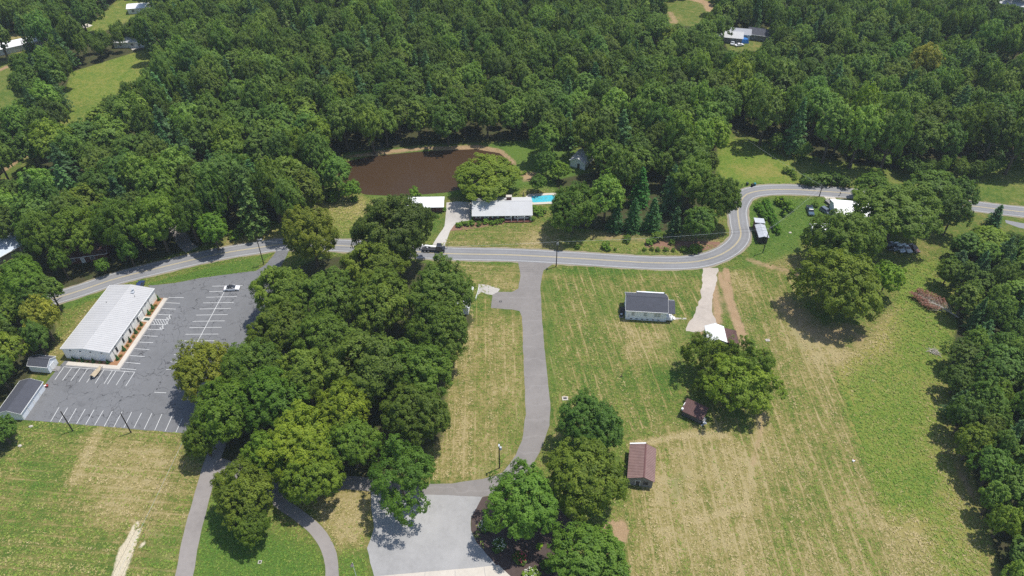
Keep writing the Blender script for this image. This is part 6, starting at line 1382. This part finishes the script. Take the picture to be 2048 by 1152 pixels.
# ------------------------------------------------------------------ turf tufts: loose grass over the mown ground
def grass_tufts(n):
    q = np.random.RandomState(21); X = q.uniform(-135, 150, n); Y = 78 + (235 - 78) * q.uniform(0, 1, n) ** 1.25
    px, py = proj(X, Y, 0.0); ok = (px > -60) & (px < 2110) & (py < 1190)
    for pl in (lot_px, [(1020, 515), (1120, 515), (1100, 560), (1100, 770), (1108, 850), (1060, 960), (1000, 1000), (860, 1000), (560, 1000), (430, 950), (430, 905), (700, 940), (865, 962), (1000, 945), (1040, 880), (1042, 640), (975, 622), (978, 580), (1032, 578)], [(735, 975), (960, 985), (950, 1080), (1050, 1180), (740, 1180), (728, 1096)], [(940, 990), (1160, 1000), (1160, 1180), (990, 1180)], [(1366, 668), (1400, 530), (1440, 530), (1440, 668)], [(855, 505), (890, 400), (950, 400), (930, 450)], [(115, 705), (215, 570), (330, 590), (235, 742), (110, 730)], [(0, 730), (50, 690), (130, 730), (60, 850), (0, 850)], [(1248, 570), (1352, 570), (1356, 648), (1244, 646)]):
        ok &= ~inside(px, py, pl)
    ok &= ~inside(X, Y, [((p + (p - cen).normalized() * 2.2).x, (p + (p - cen).normalized() * 2.2).y) for p in PW])
    for c_, w_ in ((RP, 4.2), (catmull(arr([(440, 880), (427, 915), (410, 970), (385, 1065), (368, 1152), (350, 1240)]), 6), 2.3), (catmull(arr([(520, 968), (562, 1006), (600, 1033), (634, 1062), (655, 1096), (663, 1128), (664, 1170), (660, 1230)]), 5), 1.8)):
        ok &= seg_dist(X, Y, [(p.x, p.y) for p in c_[::3]], False) > w_
    gi = (np.clip(np.searchsorted(gy, Y), 0, ny - 1) * nx + np.clip(np.searchsorted(gx, X), 0, nx - 1))
    ok &= (M['dirt'][gi] < .3) & (M['sand'][gi] < .3) & (M['forest'][gi] < .5)
    X, Y, gi = X[ok], Y[ok], gi[ok]
    u = X * M['my'][gi] - Y * M['mx'][gi]; keep = ~((np.sin(2.3 * u) > .72) & (M['amp'][gi] > .3) & (q.uniform(0, 1, len(X)) < .85)); keep &= q.uniform(0, 1, len(X)) > .45 * np.clip(M['dry'][gi], 0, 1)
    X, Y, gi, u = X[keep], Y[keep], gi[keep], u[keep]; m = bpy.data.meshes.new('grass_tuft')
    ub = np.floor(u / 1.37).astype(int) % 997; ln = np.random.RandomState(8).normal(size=997)[ub]
    dry = np.clip(M['dry'][gi] - .05 * M['bright'][gi] - .4 * M['lush'][gi] + q.normal(size=len(X)) * .17 + .20 * ln * M['amp'][gi], 0, 1); s = q.uniform(.6, 1.35, len(X)) * (1 + .35 * M['bright'][gi])
    g0 = bpy.data.meshes.new('grass_blade'); P = []; F = []; rr = random.Random(3)
    for k in range(7):
        a = rr.uniform(0, 6.28); r0 = rr.uniform(0, .12); x, y = r0 * math.cos(a), r0 * math.sin(a); b = a + rr.uniform(-.8, .8); L = rr.uniform(.12, .24); h = rr.uniform(.06, .15); w = .05
        o = len(P); P += [(x - w * math.sin(b), y + w * math.cos(b), 0), (x + w * math.sin(b), y - w * math.cos(b), 0), (x + L * math.cos(b) + w * math.sin(b), y + L * math.sin(b) - w * math.cos(b), h), (x + L * math.cos(b) - w * math.sin(b), y + L * math.sin(b) + w * math.cos(b), h)]; F.append([o, o + 1, o + 2, o + 3])
    g0.from_pydata(P, [], F); t = NT('turf_tuft', .8, .15); at_ = t.n.new('ShaderNodeAttribute'); at_.attribute_type = 'INSTANCER'; at_.attribute_name = 'dryness'
    t.out(t.ramp(at_.outputs['Fac'], [(.05, (.095, .195, .028)), (1.0, (.48, .39, .20)), (.42, (.215, .285, .048)), (.7, (.32, .285, .105))])); g0.materials.append(t.m)
    V = np.array(P); ca = q.uniform(0, 6.28, len(X))
    m.from_pydata(np.stack([X, Y, np.full(len(X), .005)], -1).tolist(), [], [])
    for nm, tp, key, dt in (('rot', 'FLOAT_VECTOR', 'vector', np.stack([0 * ca, 0 * ca, ca], -1)), ('scl', 'FLOAT_VECTOR', 'vector', np.stack([s, s, s], -1)), ('dryness', 'FLOAT', 'value', dry)):
        a = m.attributes.new(nm, tp, 'POINT'); a.data.foreach_set(key, dt.astype(np.float32).ravel())
    m.materials.append(t.m); o = tag(link('grass', m), 'short tufty grass over the mown fields and lawns', 'grass', kind='stuff')
    src = tag(link('grass_tuft', g0), 'single grass tuft by the lamp pole', 'grass', kind='stuff'); src.location = U(990, 930)
    g = bpy.data.node_groups.new('grass_instances', 'GeometryNodeTree')
    g.interface.new_socket('Geometry', in_out='INPUT', socket_type='NodeSocketGeometry'); g.interface.new_socket('Geometry', in_out='OUTPUT', socket_type='NodeSocketGeometry')
    N = g.nodes; gi_, go = N.new('NodeGroupInput'), N.new('NodeGroupOutput'); ip = N.new('GeometryNodeInstanceOnPoints'); oi = N.new('GeometryNodeObjectInfo'); oi.transform_space = 'ORIGINAL'; oi.inputs['As Instance'].default_value = True; oi.inputs['Object'].default_value = src
    def na(nm, tp): z = N.new('GeometryNodeInputNamedAttribute'); z.data_type = tp; z.inputs['Name'].default_value = nm; return z.outputs['Attribute']
    g.links.new(gi_.outputs[0], ip.inputs['Points']); g.links.new(oi.outputs['Geometry'], ip.inputs['Instance']); g.links.new(na('rot', 'FLOAT_VECTOR'), ip.inputs['Rotation']); g.links.new(na('scl', 'FLOAT_VECTOR'), ip.inputs['Scale']); g.links.new(ip.outputs[0], go.inputs[0])
    md = o.modifiers.new('grass_instances', 'NODES'); md.node_group = g
grass_tufts(190000)
# ------------------------------------------------------------------ haze
mb = MB(); mb.bx(gx[0] - 40, gx[-1] + 40, gy[0] - 40, gy[-1] + 40, -3.5, CAM_H + 8)
hm = bpy.data.materials.new('summer_haze'); hm.use_nodes = True; hn = hm.node_tree.nodes; hn.remove(hn['Principled BSDF'])
pv = hn.new('ShaderNodeVolumePrincipled'); pv.inputs['Color'].default_value = (.80, .90, 1.0, 1); pv.inputs['Density'].default_value = .00011; pv.inputs['Anisotropy'].default_value = .1
hm.node_tree.links.new(pv.outputs[0], hn['Material Output'].inputs['Volume'])
tag(mb.build('haze', hm), 'thin summer haze over the whole valley', 'haze', kind='stuff')
